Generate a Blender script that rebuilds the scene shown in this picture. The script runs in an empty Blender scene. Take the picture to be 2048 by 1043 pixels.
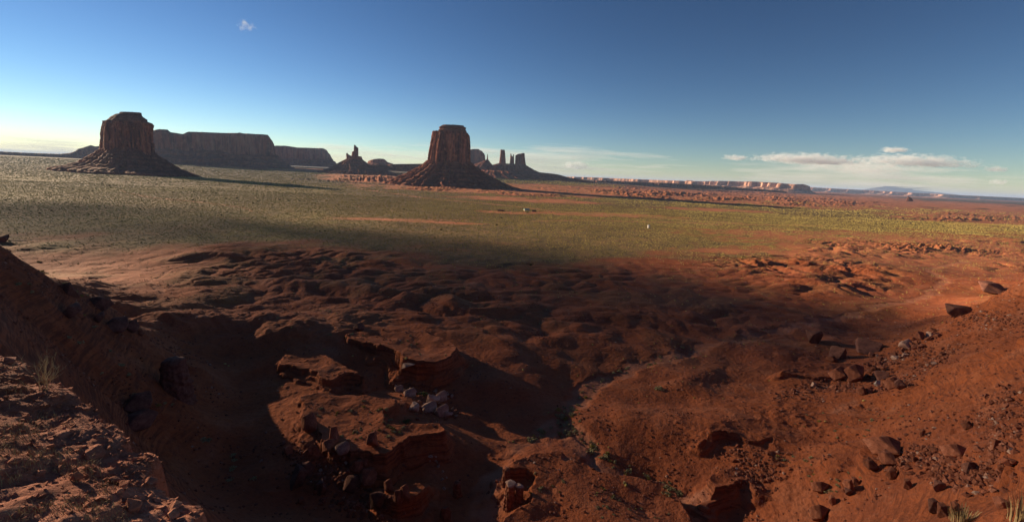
import bpy, bmesh, math, random
import numpy as np
from mathutils import Vector, Matrix

# ------------------------------------------------------------------ camera, light, exposure
SC = bpy.context.scene
FPX = 859.0                      # focal length in photo pixels (photo 2048 x 1043)
KD = 859.0 / 1220.0              # distances were first measured for a longer lens
CAMH = 70.0
PITCH = math.atan(170.5 / FPX)
ROLL = math.atan(0.0449)
cp, sp = math.cos(PITCH), math.sin(PITCH)
F0 = np.array([0.0, cp, -sp]); U0 = np.array([0.0, sp, cp]); R0 = np.array([1.0, 0.0, 0.0])
RV = R0 * math.cos(ROLL) + U0 * math.sin(ROLL)
UV = -R0 * math.sin(ROLL) + U0 * math.cos(ROLL)
CAM = np.array([0.0, 0.0, CAMH])
cd = bpy.data.cameras.new('camera'); cam = bpy.data.objects.new('camera', cd)
SC.collection.objects.link(cam)
cd.sensor_width = 36.0; cd.lens = 36.0 * FPX / 2048.0
cd.clip_start = 0.3; cd.clip_end = 200000.0
cam.matrix_world = Matrix(((RV[0], UV[0], -F0[0], 0), (RV[1], UV[1], -F0[1], 0), (RV[2], UV[2], -F0[2], CAMH), (0, 0, 0, 1)))
SC.camera = cam

SUN_AZ = math.radians(61)        # to the left of the view direction
SUN_EL = math.radians(11.5)
sun_dir = Vector((-math.sin(SUN_AZ) * math.cos(SUN_EL), math.cos(SUN_AZ) * math.cos(SUN_EL), math.sin(SUN_EL)))
W = bpy.data.worlds.new('World'); SC.world = W; W.use_nodes = True
nt = W.node_tree; nt.nodes.clear()
sky = nt.nodes.new('ShaderNodeTexSky'); sky.sky_type = 'NISHITA'; sky.sun_disc = False
sky.sun_elevation = SUN_EL; sky.sun_rotation = -SUN_AZ
sky.altitude = 2000; sky.air_density = 1.0; sky.dust_density = 0.0; sky.ozone_density = 2.0
hsv = nt.nodes.new('ShaderNodeHueSaturation')
hsv.inputs['Saturation'].default_value = 1.03
bg = nt.nodes.new('ShaderNodeBackground'); bg.inputs['Strength'].default_value = 0.05
wo = nt.nodes.new('ShaderNodeOutputWorld')
gam = nt.nodes.new('ShaderNodeGamma'); gam.inputs[1].default_value = 1.5
nt.links.new(sky.outputs[0], gam.inputs[0]); nt.links.new(gam.outputs[0], hsv.inputs['Color']); tint = nt.nodes.new('ShaderNodeMix'); tint.data_type = 'RGBA'; tint.blend_type = 'MULTIPLY'; tint.inputs[0].default_value = 1.0; tint.inputs[7].default_value = (.425, .378, .370, 1)
nt.links.new(hsv.outputs[0], tint.inputs[6]); nt.links.new(tint.outputs[2], bg.inputs[0]); nt.links.new(bg.outputs[0], wo.inputs[0])
sl = bpy.data.lights.new('sun', 'SUN'); sl.energy = 5.0; sl.angle = math.radians(0.5); sl.color = (1.0, 0.76, 0.50)
so = bpy.data.objects.new('sun', sl); SC.collection.objects.link(so)
so.rotation_euler = (-sun_dir).to_track_quat('-Z', 'Y').to_euler(); so.location = (-500, 300, 400)
vs = SC.view_settings; SC.display_settings.display_device = 'sRGB'
vs.view_transform = 'Standard'; vs.look = 'None'; vs.exposure = 1.3; vs.gamma = 1.0; vs.use_curve_mapping = False
cy = SC.cycles
cy.max_bounces = 6; cy.diffuse_bounces = 2; cy.glossy_bounces = 1; cy.transmission_bounces = 2
cy.volume_bounces = 2; cy.transparent_max_bounces = 24
cy.use_denoising = True

# ------------------------------------------------------------------ helpers
RNG = np.random.default_rng(7)
random.seed(11)
COL = SC.collection

def ray(x, y):
    x = np.asarray(x, float); y = np.asarray(y, float)
    return F0 + RV * ((x - 1024.0) / FPX)[..., None] + UV * ((521.5 - y) / FPX)[..., None]
def at(x, y, Y):                                   # point on the sight line of a photo pixel at distance Y
    d = ray(x, y); return CAM + d * (Y / d[..., 1])[..., None]
def hitz(x, y, z):                                 # where that sight line meets height z
    d = ray(x, y); return CAM + d * ((z - CAMH) / d[..., 2])[..., None]
def proj(P):
    q = P - CAM; w = q @ F0
    return 1024.0 + FPX * (q @ RV) / w, 521.5 - FPX * (q @ UV) / w
def sstep(a, b, x):
    t = np.clip((x - a) / (b - a), 0, 1); return t * t * (3 - 2 * t)

_perm = np.random.default_rng(3).permutation(256).astype(np.int32)
_ga = np.random.default_rng(4).uniform(0, 2 * np.pi, 256); _gx, _gy = np.cos(_ga), np.sin(_ga)
def perlin(x, y, seed=0):
    x = np.asarray(x, float) + seed * 17.31; y = np.asarray(y, float) - seed * 9.77
    xi = np.floor(x).astype(np.int64); yi = np.floor(y).astype(np.int64)
    fx = x - xi; fy = y - yi
    u = fx * fx * fx * (fx * (fx * 6 - 15) + 10); v = fy * fy * fy * (fy * (fy * 6 - 15) + 10)
    def g(ix, iy, dx, dy):
        h = _perm[(_perm[(ix) & 255] + iy) & 255]
        return _gx[h] * dx + _gy[h] * dy
    a = g(xi, yi, fx, fy); b = g(xi + 1, yi, fx - 1, fy); c = g(xi, yi + 1, fx, fy - 1); d = g(xi + 1, yi + 1, fx - 1, fy - 1)
    return 1.5 * ((a * (1 - u) + b * u) * (1 - v) + (c * (1 - u) + d * u) * v)
def fbm(x, y, o=4, seed=0, g=0.5, l=2.03):
    s = 0; a = 1.0
    for i in range(o):
        s = s + a * perlin(x, y, seed + i); x = x * l; y = y * l; a *= g
    return s
def billow(x, y, o=3, seed=0, g=0.5):
    s = 0; a = 1.0
    for i in range(o):
        s = s + a * np.abs(perlin(x, y, seed + i)); x = x * 2.07; y = y * 2.07; a *= g
    return s

def mesh_np(name, V, Fc, smooth=True, n=None):
    """V (N,3), Fc (M,k) one face size, or list of arrays"""
    me = bpy.data.meshes.new(name)
    V = np.ascontiguousarray(V, np.float32)
    fl = Fc if isinstance(Fc, list) else [Fc]
    fl = [f for f in fl if len(f)]
    me.vertices.add(len(V)); me.vertices.foreach_set('co', V.ravel())
    li = np.concatenate([f.ravel() for f in fl]).astype(np.int32)
    cnt = np.concatenate([np.full(len(f), f.shape[1]) for f in fl]); st = np.concatenate([[0], np.cumsum(cnt)[:-1]]).astype(np.int32)
    me.loops.add(len(li)); me.loops.foreach_set('vertex_index', li)
    me.polygons.add(len(cnt)); me.polygons.foreach_set('loop_start', st)
    me.polygons.foreach_set('use_smooth', np.full(len(cnt), smooth))
    me.update(calc_edges=True); me.validate()
    return me
def link(name, me, mat=None, parent=None, label=None, cat=None, group=None, kind=None):
    o = bpy.data.objects.new(name, me); COL.objects.link(o)
    if mat is not None and me is not None and not me.materials: me.materials.append(mat)
    if parent is not None: o.parent = parent
    tag(o, label, cat, group, kind); return o
def tag(o, label=None, cat=None, group=None, kind=None):
    if label: o['label'] = label
    if cat: o['category'] = cat
    if group: o['group'] = group
    if kind: o['kind'] = kind
def grid_faces(nr, nc, wrap=False):
    r = np.arange(nr - 1)[:, None]; c = np.arange(nc if wrap else nc - 1)[None, :]
    c2 = (c + 1) % nc
    return np.stack([r * nc + c, r * nc + c2, (r + 1) * nc + c2, (r + 1) * nc + c], -1).reshape(-1, 4)

class NT:
    """tiny node helper"""
    def __init__(s, name):
        s.m = bpy.data.materials.new(name); s.m.use_nodes = True; s.t = s.m.node_tree; s.t.nodes.clear()
        s.out = s.n('ShaderNodeOutputMaterial'); s.b = s.n('ShaderNodeBsdfPrincipled')
        s.b.inputs['Roughness'].default_value = 0.95; s.b.inputs['Specular IOR Level'].default_value = 0.1
        s.l(s.b.outputs[0], s.out.inputs[0]); s.geo = s.n('ShaderNodeNewGeometry')
    def n(s, k, **kw):
        x = s.t.nodes.new(k)
        for a, b in kw.items(): setattr(x, a, b)
        return x
    def l(s, a, b): s.t.links.new(a, b)
    def noise(s, scale, detail=4, rough=0.55, vec=None, stretch=None, dist=0.0):
        x = s.n('ShaderNodeTexNoise'); x.inputs['Scale'].default_value = scale; x.inputs['Detail'].default_value = detail
        x.inputs['Roughness'].default_value = rough; x.inputs['Distortion'].default_value = dist
        v = vec or s.geo.outputs['Position']
        if stretch:
            mp = s.n('ShaderNodeVectorMath', operation='MULTIPLY'); mp.inputs[1].default_value = stretch; s.l(v, mp.inputs[0]); v = mp.outputs[0]
        s.l(v, x.inputs['Vector']); return x.outputs[0]
    def ramp(s, f, stops, mode='LINEAR'):
        r = s.n('ShaderNodeValToRGB'); r.color_ramp.interpolation = mode
        e = r.color_ramp.elements
        while len(e) < len(stops): e.new(0.5)
        for i, (p, c) in enumerate(stops):
            e[i].position = p; e[i].color = (c if hasattr(c, '__len__') else (c, c, c)) + (1,) if hasattr(c, '__len__') else (c, c, c, 1)
        s.l(f, r.inputs[0]); return r.outputs[0]
    def mix(s, f, a, b, mode='MIX'):
        x = s.n('ShaderNodeMix', data_type='RGBA', blend_type=mode)
        for v, i in ((f, 0), (a, 6), (b, 7)):
            if hasattr(v, 'is_output'): s.l(v, x.inputs[i])
            else: x.inputs[i].default_value = v if i == 0 else tuple(v) + (1,)
        return x.outputs[2]
    def math(s, op, a, b=0.0, c=0.0, clamp=False):
        x = s.n('ShaderNodeMath', operation=op); x.use_clamp = clamp
        for i, v in enumerate((a, b, c)):
            if hasattr(v, 'is_output'): s.l(v, x.inputs[i])
            else: x.inputs[i].default_value = v
        return x.outputs[0]
    def attr(s, name):
        x = s.n('ShaderNodeAttribute'); x.attribute_name = name; return x.outputs['Fac']
    def bump(s, h, strength=0.5, dist=1.0, prev=None):
        x = s.n('ShaderNodeBump'); x.inputs['Strength'].default_value = strength; x.inputs['Distance'].default_value = dist
        s.l(h, x.inputs['Height'])
        if prev: s.l(prev, x.inputs['Normal'])
        return x.outputs[0]
    def fin(s, col, nrm=None):
        if hasattr(col, 'is_output'): s.l(col, s.b.inputs['Base Color'])
        else: s.b.inputs['Base Color'].default_value = tuple(col) + (1,)
        if nrm: s.l(nrm, s.b.inputs['Normal'])
        return s.m

# ------------------------------------------------------------------ terrain
# spot heights of the basin, read off the photograph: (pixel x, pixel y, height)
SPOT = [
 # long spur falling away on the left, its crest
 (0,482,50),(60,530,43),(130,574,36),(180,600,31),(230,628,26),(300,682,18),(370,726,11),(450,775,5),
 # its near face
 (0,653,50),(60,640,44),(100,750,36),(200,800,22),(260,760,20),(300,900,10),(350,980,8),(340,820,12),(450,900,1.5),(400,820,5),
 (450,1040,3),(520,960,1),(600,1000,0),(550,850,2),(620,900,1.5),(700,960,0),(700,1040,-1),(800,1040,-2),(900,1040,-2.5),(920,960,-2.5),(960,900,-2),
 # second ridge behind the spur
 (240,606,14),(320,613,15),(400,629,13),(470,646,11),(520,663,9.5),(600,684,7.5),(690,688,6.5),(450,715,4),(560,755,2),(650,765,2),
 # terraces and the bowl
 (760,690,4),(860,690,3.5),(800,772,-0.5),(880,790,-1),(980,700,3),(1000,745,2.5),(1000,810,-1.5),(650,800,3.5),(720,840,3.5),(620,850,3.5),(560,800,3),
 (880,905,0),(800,930,-0.5),(950,865,-1),
 # wash and the low knolls right of it
 (1000,915,-2.2),(1060,870,-2),(1120,830,-2),(1200,750,-1.5),(1320,715,-1),(1450,680,-1),(1600,645,-0.5),(1750,610,0),(1900,575,0),
 (1150,900,-1.5),(1230,960,-1.5),(1330,985,-1.5),(1260,820,4.5),(1290,860,3),(1330,830,1),(1400,840,4.5),(1420,800,2),(1330,760,0.5),(1180,800,-1),
 (1100,1000,5),(1250,1010,4.5),(1050,960,4.5),(1350,1030,2),
 (1300,900,1),(1400,900,3.5),(1350,940,0),(1450,930,2.5),
 # the right-hand hillside
 (1500,840,7),(1500,950,4.5),(1420,1020,0),(1550,1043,3),(1640,1030,10),(1700,900,14),(1600,880,8),(1620,800,6.5),(1700,760,5),(1800,702,10),(1900,648,17),(1955,615,26),(2048,560,41),(1845,672,12),(2048,538,0),(2000,556,0),(1950,585,0),(1890,612,0),(1830,640,0),(1770,668,0),(2100,530,46),
 (2000,592,33),(1900,720,19),(1850,800,19),(1800,900,20),(1800,1000,22),(1900,1000,30),(1950,900,30),(1950,800,28),(2000,700,32),(2048,700,38),(2048,850,40),(2048,1043,45),(1750,1043,17),
 (1500,780,2),(1550,730,1),(1650,690,2),
]
P = hitz(np.array([s[0] for s in SPOT]), np.array([s[1] for s in SPOT]), np.array([s[2] for s in SPOT], float))
CTRL = [tuple(p) for p in P]
CTRL += [(a_, b_ * KD, c_) for a_, b_, c_ in [(0,20,34),(0,45,13),(0,80,3),(20,60,18),(25,30,40),(-25,45,24),(-40,80,15),(-20,90,4),(5,105,-1),(-8,2,50),(8,2,52),(0,-60,66),
 (260,200,60),(150,60,62),(80,20,62),(310,290,46),(345,420,3),(380,560,0),(320,520,0),(420,300,60),(400,100,70),
 (-180,120,62),(-150,40,68),(-220,200,44),(-230,300,8),(-60,20,60),(-330,150,60),(-350,320,10),(-300,60,70),(-170,240,6),(-140,220,6),(-120,260,2)]]
for t in (-1.4, -1.0, -.75, -.5, -.25, 0, .25, .5):
    for Y in (330, 480, 700, 1000): CTRL.append((t * Y, Y * KD, 0.0))
for t in (.75, 1.0, 1.3):
    for Y in (700, 1000): CTRL.append((t * Y, Y * KD, 0.0))
CTRL = np.array(CTRL); _c2 = 14.0 ** 2
_K = np.sqrt(((CTRL[:, None, :2] - CTRL[None, :, :2]) ** 2).sum(-1) + _c2)
_A = np.block([[_K - np.eye(len(CTRL)) * 0.6, np.ones((len(CTRL), 1))], [np.ones((1, len(CTRL))), np.zeros((1, 1))]])
_w = np.linalg.solve(_A, np.concatenate([CTRL[:, 2], [0]]))
CTRL_DONE = True
def rbf(X, Y):
    o = np.empty(X.size); xf, yf = X.ravel(), Y.ravel()
    for i in range(0, X.size, 60000):
        a, b = xf[i:i + 60000], yf[i:i + 60000]
        k = np.sqrt((a[:, None] - CTRL[None, :, 0]) ** 2 + (b[:, None] - CTRL[None, :, 1]) ** 2 + _c2)
        o[i:i + 60000] = k @ _w[:-1] + _w[-1]
    return o.reshape(X.shape)

def seg_dist(X, Y, poly, closed=False):
    d = np.full(X.shape, 1e9); n = len(poly)
    for i in range(n if closed else n - 1):
        ax, ay = poly[i]; bx, by = poly[(i + 1) % n]
        ux, uy = bx - ax, by - ay; L = ux * ux + uy * uy + 1e-9
        t = np.clip(((X - ax) * ux + (Y - ay) * uy) / L, 0, 1)
        d = np.minimum(d, np.hypot(X - ax - t * ux, Y - ay - t * uy))
    return d
def inside(X, Y, poly):
    r = np.zeros(X.shape, bool); n = len(poly)
    for i in range(n):
        ax, ay = poly[i]; bx, by = poly[(i + 1) % n]
        c = (ay > Y) != (by > Y)
        r ^= c & (X < (bx - ax) * (Y - ay) / (by - ay + 1e-12) + ax)
    return r
# rock terraces: outline in photo pixels, height of the rim, width of the lip, roughness
TERR = [
 ([(690,668),(720,686),(770,690),(788,700),(800,718),(835,722),(868,722),(908,712),(914,696),(900,680),(850,662),(760,652)], 8.5, .5, 1.2),
 ([(560,690),(610,700),(655,712),(690,728),(738,746),(726,752),(690,742),(665,762),(600,738),(560,728)], 6.0, .5, 1.4),
 ([(595,792),(640,783),(700,790),(795,796),(800,812),(772,822),(786,842),(876,846),(884,860),(840,868),(795,882),(770,905),(700,905),(640,872),(600,832)], 5.4, .6, 1.3),
 ([(762,962),(800,968),(858,952),(863,972),(845,990),(800,998),(768,985)], 3.2, .4, .8),
 ([(1003,932),(1050,938),(1072,950),(1052,968),(1058,1000),(1018,1020),(985,1070),(1420,1070),(1335,965),(1200,940),(1120,902),(1060,900)], 5.0, .4, 1.0),
 ([(1400,872),(1440,866),(1470,870),(1500,880),(1545,876),(1556,890),(1556,906),(1600,895),(1630,850),(1520,828),(1420,845)], 7.2, .4, 1.2),
 ([(1400,1000),(1432,985),(1452,968),(1490,962),(1512,985),(1560,995),(1600,1012),(1660,1000),(1660,925),(1500,918),(1430,948)], 4.4, .4, 1.3),
 ([(1560,742),(1600,748),(1640,756),(1680,755),(1720,735),(1700,725),(1620,725)], 4.8, .4, .8),
]
TERR = [(hitz(np.array([p[0] for p in a]), np.array([p[1] for p in a]), float(z))[:, :2], z, w, r) for a, z, w, r in TERR]
WASH = [([(985,1000),(995,930),(1050,880),(1120,832),(1160,785),(1200,752),(1320,716),(1450,682),(1600,648),(1750,612),(1860,585),(1890,560),(1850,535),(1930,520)], 4.6, .55),
        ([(1130,830),(1150,880),(1190,920),(1240,950),(1330,985),(1400,1000)], 3.2, .45),
        ([(1150,850),(1195,895),(1160,935),(1130,950)], 1.8, .5),
        ([(330,590),(300,560),(340,530),(420,520)], 2.0, .6)]
WASH = [(hitz(np.array([p[0] for p in a]), np.array([p[1] for p in a]), 0.0)[:, :2], w, d) for a, w, d in WASH]
# where the sage plain begins (photo pixels -> bearing and distance)
_pb = [(-300,466),(0,470),(200,478),(420,480),(640,482),(800,502),(950,518),(1130,524),(1250,514),(1450,508),(1570,500),(1640,478),(1720,468),(2048,462),(2300,462)]
_pbh = hitz(np.array([p[0] for p in _pb]), np.array([p[1] for p in _pb]), 0.0)
PBT, PBY = _pbh[:, 0] / _pbh[:, 1], _pbh[:, 1]
def plain_y(X, Y): return np.interp(X / np.maximum(Y, 1), PBT, PBY)
def mapxy(X, Y):                                    # bearing / distance chart of the plain, in photo pixels
    t = X / np.maximum(Y, 1.0); mx = 1024 + FPX * t
    return mx, 351 + .0449 * (mx - 1024) + CAMH * FPX / np.maximum(Y, 1.0)
def blob(mx, my, cx, cy, rx, ry, soft=.5, tilt=.045):
    d = np.sqrt(((mx - cx) / rx) ** 2 + ((my - cy - tilt * (mx - cx)) / ry) ** 2)
    return 1 - sstep(1 - soft, 1 + soft, d)
# rough red ground on the far plain
RED = [(1230,386,300,7,.4),(1450,395,330,12,.4),(1620,400,260,16,.5),(960,380,260,7,.5),(760,362,130,6,.4),(1050,398,150,4,.5),(1950,435,190,14,.6),(1850,408,330,8,.5),(1800,480,420,16,.7),(1900,505,420,26,.7),(1560,505,200,7,.7),(1980,425,120,12,.7),(1420,418,120,3,.6),(1250,428,140,2.5,.6),(820,440,160,3,.6),
       (1150,427,120,3,.6),(1010,423,60,3,.5),(560,345,200,3,.6),(1800,388,500,5,.6)]
ROUGH = [(1260,387,230,6,.6,5.0),(1450,394,230,9,.6,5.0),(1600,400,170,12,.7,3.2),(760,363,90,5,.4,14.0),(640,362,60,3,.5,8.0),(960,382,170,5,.5,6.0),(1960,433,120,7,.5,4.0),(1480,384,90,3,.5,6.0),(1860,437,90,4,.5,2.5),
         (1750,487,160,9,.6,1.5),(1900,500,160,12,.6,1.5),(1600,528,200,12,.6,1.2)]
def far_z(X, Y):
    t = X / np.maximum(Y, 1.0) * KD; Y = Y / KD
    k = 1 - sstep(.06, .36, t)
    up = 44 * sstep(2700, 6200, Y) + 20 * sstep(6000, 13000, Y)
    lf = sstep(-.35, -.75, t)
    return up * k * (1 - .0 * lf)
def height(X, Y):
    X = np.asarray(X, float); Y = np.asarray(Y, float); Q = Y / KD
    Yp = plain_y(X, Y)
    z = np.zeros(X.shape)
    near = Q < 1050
    if near.any():
        xn, yn = X[near], Y[near]
        z[near] = rbf(xn, yn) * (1 - sstep(600, 1000, yn / KD))
    b = z.copy()
    # rounded badland mounds of the basin floor
    m = sstep(195, 300, Q) * (1 - sstep(.75, 1.08, Y / Yp)) * (1 - sstep(3, 10, b)) * (1 - .45 * sstep(.45, .9, X / Y))
    wl = np.ones(X.shape)
    for poly, w, d in WASH:
        wl = np.minimum(wl, sstep(w * .8, w * 9, seg_dist(X, Y, poly)))
    wx = X + 8 * perlin(X / 60, Y / 60, 21) + 1.5 * perlin(X / 21, Y / 21, 23); wy = Y + 8 * perlin(X / 60, Y / 60, 22) + 1.5 * perlin(X / 21, Y / 21, 24)
    big = np.clip(.75 + 1.1 * perlin(X / 150, Y / 110, 5), .35, 1.3)
    b1 = np.abs(perlin(wx / 40, wy / 34, 31)); b2 = np.abs(perlin(wx / 18, wy / 16, 32))
    z = z + m * (.2 + .8 * wl) * big * (4.4 * b1 * (.6 + 1.2 * np.clip(.5 + perlin(X / 90, Y / 80, 36), 0, 1)) + 2.6 * b2 + .85 * np.abs(perlin(wx / 9.5, wy / 9, 33)) + .35 * np.abs(perlin(wx / 4.2, wy / 4, 34)) + .12 * np.abs(perlin(X / 1.9, Y / 1.9, 38)) - 1.4 + 1.6 * perlin(X / 70, Y / 50, 37))
    # rills and rough ground on the near slopes
    s = sstep(1.5, 9, b) * (1 - sstep(300, 420, Q))
    cs = (.64 * X + .77 * Y); cf = (-.77 * X + .64 * Y)
    rs = s * sstep(10, 60, X)
    z = z - rs * (1.5 * np.abs(perlin(cs / 13 + .5 * perlin(cs / 30, cf / 30, 3), cf / 70, 41)) + .8 * np.abs(perlin(cs / 4.6, cf / 26, 42)) - .5)
    z = z + rs * (1.6 * fbm(X / 26, Y / 26, 3, 44) + .7 * sstep(.0, .3, perlin(X / 16, Y / 16, 47)) * fbm(X / 3.4, Y / 3.4, 3, 48))
    q = z / 5.5 + .5 * fbm(X / 22, Y / 22, 3, 49); q = q - np.floor(q)     # hard beds standing out on the hillside
    z = z + rs * sstep(-.1, .25, perlin(X / 30, Y / 30, 46)) * (1.9 * (sstep(.70, .80, q) - q) + .8)
    ls = s * sstep(-20, -60, X)
    c2 = .55 * X + .83 * Y; f2 = .83 * X - .55 * Y
    z = z + ls * (-1.6 * np.abs(perlin(c2 / 15 + .4 * perlin(c2 / 30, f2 / 30, 4), f2 / 60, 51)) - .6 * np.abs(perlin(c2 / 5, f2 / 18, 52)) + 1.6 * fbm(X / 16, Y / 16, 4, 53) + .5)
    nearfloor = (1 - sstep(260, 420, Q)) * (1 - s)
    z = z + nearfloor * (1.6 * fbm(X / 24, Y / 24, 2, 61) + .55 * np.abs(perlin(X / 12, Y / 12, 63)) + .04 * fbm(X / 4, Y / 4, 3, 64))
    # rock terraces with broken rims
    for poly, zt, w, r in TERR:
        x0, y0 = poly.min(0) - 14; x1, y1 = poly.max(0) + 14
        k = (X > x0) & (X < x1) & (Y > y0) & (Y < y1)
        if not k.any(): continue
        a, c = X[k], Y[k]
        sd = np.where(inside(a, c, poly), 1, -1) * seg_dist(a, c, poly, True)
        sd = sd + r * (1.5 * perlin(a / 9, c / 9, 71) + .5 * perlin(a / 3.1, c / 3.1, 72) + .22 * perlin(a / 1.1, c / 1.1, 73))
        zz = z[k]; top = zt + .5 * fbm(a / 9, c / 9, 2, 75) - .10 * np.clip(sd, 0, 10)
        hard = .35 + .4 * sstep(-.3, .3, perlin(a / 11, c / 11, 78))           # how much of the drop is bare cliff
        f = hard * sstep(-w, w, sd) + (1 - hard) * sstep(-6.5, .2, sd) ** 1.6
        hh = np.maximum(top - zz, 0) * f; q = hh / 1.15 + .35 * perlin(a / 6, c / 6, 79); hq = (np.floor(q) + sstep(.5, .95, q - np.floor(q)) - .35 * perlin(a / 6, c / 6, 79)) * 1.15
        z[k] = np.where(top > zz, zz + np.where((f > .03) & (f < .97), .25 * hh + .75 * np.clip(hq, 0, None), hh), zz)
    # washes
    for poly, w, d in WASH:
        dd = seg_dist(X, Y, poly) + w * .9 * perlin(X / 11, Y / 11, 81) + w * .3 * perlin(X / 3, Y / 3, 82)
        z = z - d * (1 - sstep(w * .35, w * 1.15, dd)) * (1 - .6 * sstep(250, 450, Q)) * (Q < 1200)
    # the plain
    p = sstep(.85, 1.15, Y / Yp)
    z = z + p * (1.0 * fbm(X / 190, Y / 190, 3, 91)) * (1 - sstep(6000, 12000, Q))
    mx, my = mapxy(X, Y)
    for cx, cy_, rx, ry, so_, h in ROUGH:
        f = blob(mx, my, cx, cy_, rx, ry, so_)
        q = f > .001
        if q.any():
            a, c = X[q], Y[q]; k = .35 + .65 * sstep(1200, 2200, c / KD)
            n1 = billow(a / (30 * k), c / (26 * k), 3, 95, .6)
            n2 = np.clip(.5 + 1.2 * perlin(a / (230 * k), c / (200 * k), 97), 0, 1.3)
            z[q] += f[q] * h * n2 * (1.7 * n1 - .25)
    return z + far_z(X, Y)

# distance rows: fine where the picture needs it, geometric far out
rows = np.concatenate([np.geomspace(4, 66, 80)[:-1], np.arange(66, 240, .25), CAMH * FPX / np.linspace(CAMH * FPX / 240, CAMH * FPX / 6500, 600)[1:], np.geomspace(6500, 65000, 26)[1:]])
tc = np.concatenate([np.linspace(-3.6, -1.36, 60)[:-1], np.linspace(-1.36, 1.36, 1250), np.linspace(1.36, 3.6, 60)[1:]])
GY, GT = np.meshgrid(rows, tc, indexing='ij'); GX = GT * GY
GZ = height(GX, GY)
# erosion detail far below the grid's own step would alias: only near rows keep it
GZ += (GY < 240) * (.035 * fbm(GX / 1.3, GY / 1.3, 3, 101) + .10 * np.abs(perlin(GX / 2.6, GY / 2.6, 103)) * sstep(-.2, .3, perlin(GX / 13, GY / 13, 104)) + .25 * np.clip(fbm(GX / 3.1, GY / 3.1, 3, 105) - .15, 0, 1) * sstep(20, 70, np.abs(GX)))
gm = mesh_np('ground', np.stack([GX, GY, GZ], -1).reshape(-1, 3), grid_faces(len(rows), len(tc)))
def veg_mask(X, Y):
    Yp = plain_y(X, Y); mx, my = mapxy(X, Y)
    e = Y / Yp * (1 + .16 * perlin(X / 110, Y / 110, 111) + .12 * perlin(X / 38, Y / 38, 112))
    v = sstep(.84, 1.10, e)
    r = np.zeros(X.shape)
    for cx, cy_, rx, ry, so_ in RED: r = np.maximum(r, blob(mx, my, cx, cy_, rx, ry, so_))
    n = .5 + .9 * fbm(X / (Y * .06), (Y / (Y * .06)) + np.log(Y) * 20, 3, 115)
    v = v * (1 - .95 * sstep(.25, .85, r * (.55 + n)))
    # patches of scrub down in the basin, thickest along the washes
    bs = .55 * sstep(-.1, .45, fbm(X / 40, Y / 40, 3, 118)) * sstep(150, 330, Y / KD) * (1 - v)
    return np.clip(v + bs * .55, 0, 1), r
VEG, REDM = veg_mask(GX, GY)
WSH = np.zeros(GX.shape)
for poly, w, d in WASH: WSH = np.maximum(WSH, (1 - sstep(w * .25, w * 1.0, seg_dist(GX, GY, poly) + w * .9 * perlin(GX / 11, GY / 11, 81) + w * .35 * perlin(GX / 3, GY / 3, 121))) * (.55 + .45 * perlin(GX / 6, GY / 6, 122)))
# dirt tracks across the plain
TRACK = [[(240,378),(250,384),(300,393),(420,405),(480,413),(500,420)], [(690,372),(760,382),(850,395),(940,403),(1040,413),(1130,424),(1300,434),(1480,444)], [(640,436),(800,437),(930,437)], [(1060,440),(1200,439),(1350,443),(1440,448)], [(1900,443),(1950,449),(2000,456)], [(1360,443),(1500,447),(1640,450)]]
trk = np.zeros(GX.shape)
fm = (GY > 480) & (GY < 3600)
mx, my = mapxy(GX[fm], GY[fm])
for tr in TRACK:
    tr = np.array(tr, float)
    d = seg_dist(mx, my * 2.2, [(a, b * 2.2) for a, b in tr]) + .8 * perlin(GX[fm] / 60, GY[fm] / 60, 131)
    trk[fm] = np.maximum(trk[fm], 1 - sstep(.8, 3.0, d))
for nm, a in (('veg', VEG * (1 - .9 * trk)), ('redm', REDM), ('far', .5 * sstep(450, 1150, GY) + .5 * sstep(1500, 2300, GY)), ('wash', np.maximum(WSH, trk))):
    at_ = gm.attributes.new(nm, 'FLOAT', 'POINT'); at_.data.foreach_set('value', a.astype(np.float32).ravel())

g = NT('red_soil_and_sage')
n_big = g.noise(.013, 5); n_mid = g.noise(.09, 5, .6); n_fine = g.noise(.9, 4, .65); n_sp = g.noise(3.1, 3, .6)
soil = g.ramp(n_mid, [(.30, (.24, .068, .027)), (.52, (.34, .098, .036)), (.72, (.39, .140, .066))])
soil = g.mix(g.ramp(n_big, [(.42, 0.0), (.62, .55)]), soil, (.28, .088, .046))
soil = g.mix(g.ramp(g.noise(.05, 6, .7, dist=.6), [(.60, 0.0), (.70, .5)]), soil, (.42, .20, .125))
soil = g.mix(g.ramp(n_fine, [(.30, .55), (.55, 0.0)]), soil, (.15, .05, .027))
soil = g.mix(g.ramp(n_sp, [(.64, 0.0), (.74, .35)]), soil, (.46, .24, .16))
soil = g.mix(g.math('MULTIPLY', g.attr('redm'), .7), soil, (.50, .185, .085))
soil = g.mix(g.math('MULTIPLY', g.attr('wash'), .7), soil, (.45, .205, .125))
vg = g.ramp(g.noise(.006, 4, .6, stretch=(.6, .22, 1)), [(.32, (.17, .098, .045)), (.52, (.22, .147, .056)), (.68, (.33, .25, .070))])
vg = g.mix(g.ramp(g.noise(.05, 5, .8, stretch=(1, .6, 1)), [(.38, .85), (.52, 0.0)]), vg, (.085, .062, .03)); vg = g.mix(g.ramp(g.noise(.23, 3, .7), [(.36, .75), (.56, 0.0)]), vg, (.075, .062, .035))
vg = g.mix(g.ramp(g.noise(.035, 4, .7), [(.50, 0.0), (.68, .6)]), vg, (.31, .16, .075))
vg = g.mix(1.0, vg, g.ramp(g.attr('far'), [(0, (1, 1, 1)), (.5, (.72, .68, .58)), (1, (.40, .38, .33))]), 'MULTIPLY')  # darker with distance: self-shadow of the scrub put into the ground colour
col = g.mix(g.attr('veg'), soil, vg)
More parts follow.
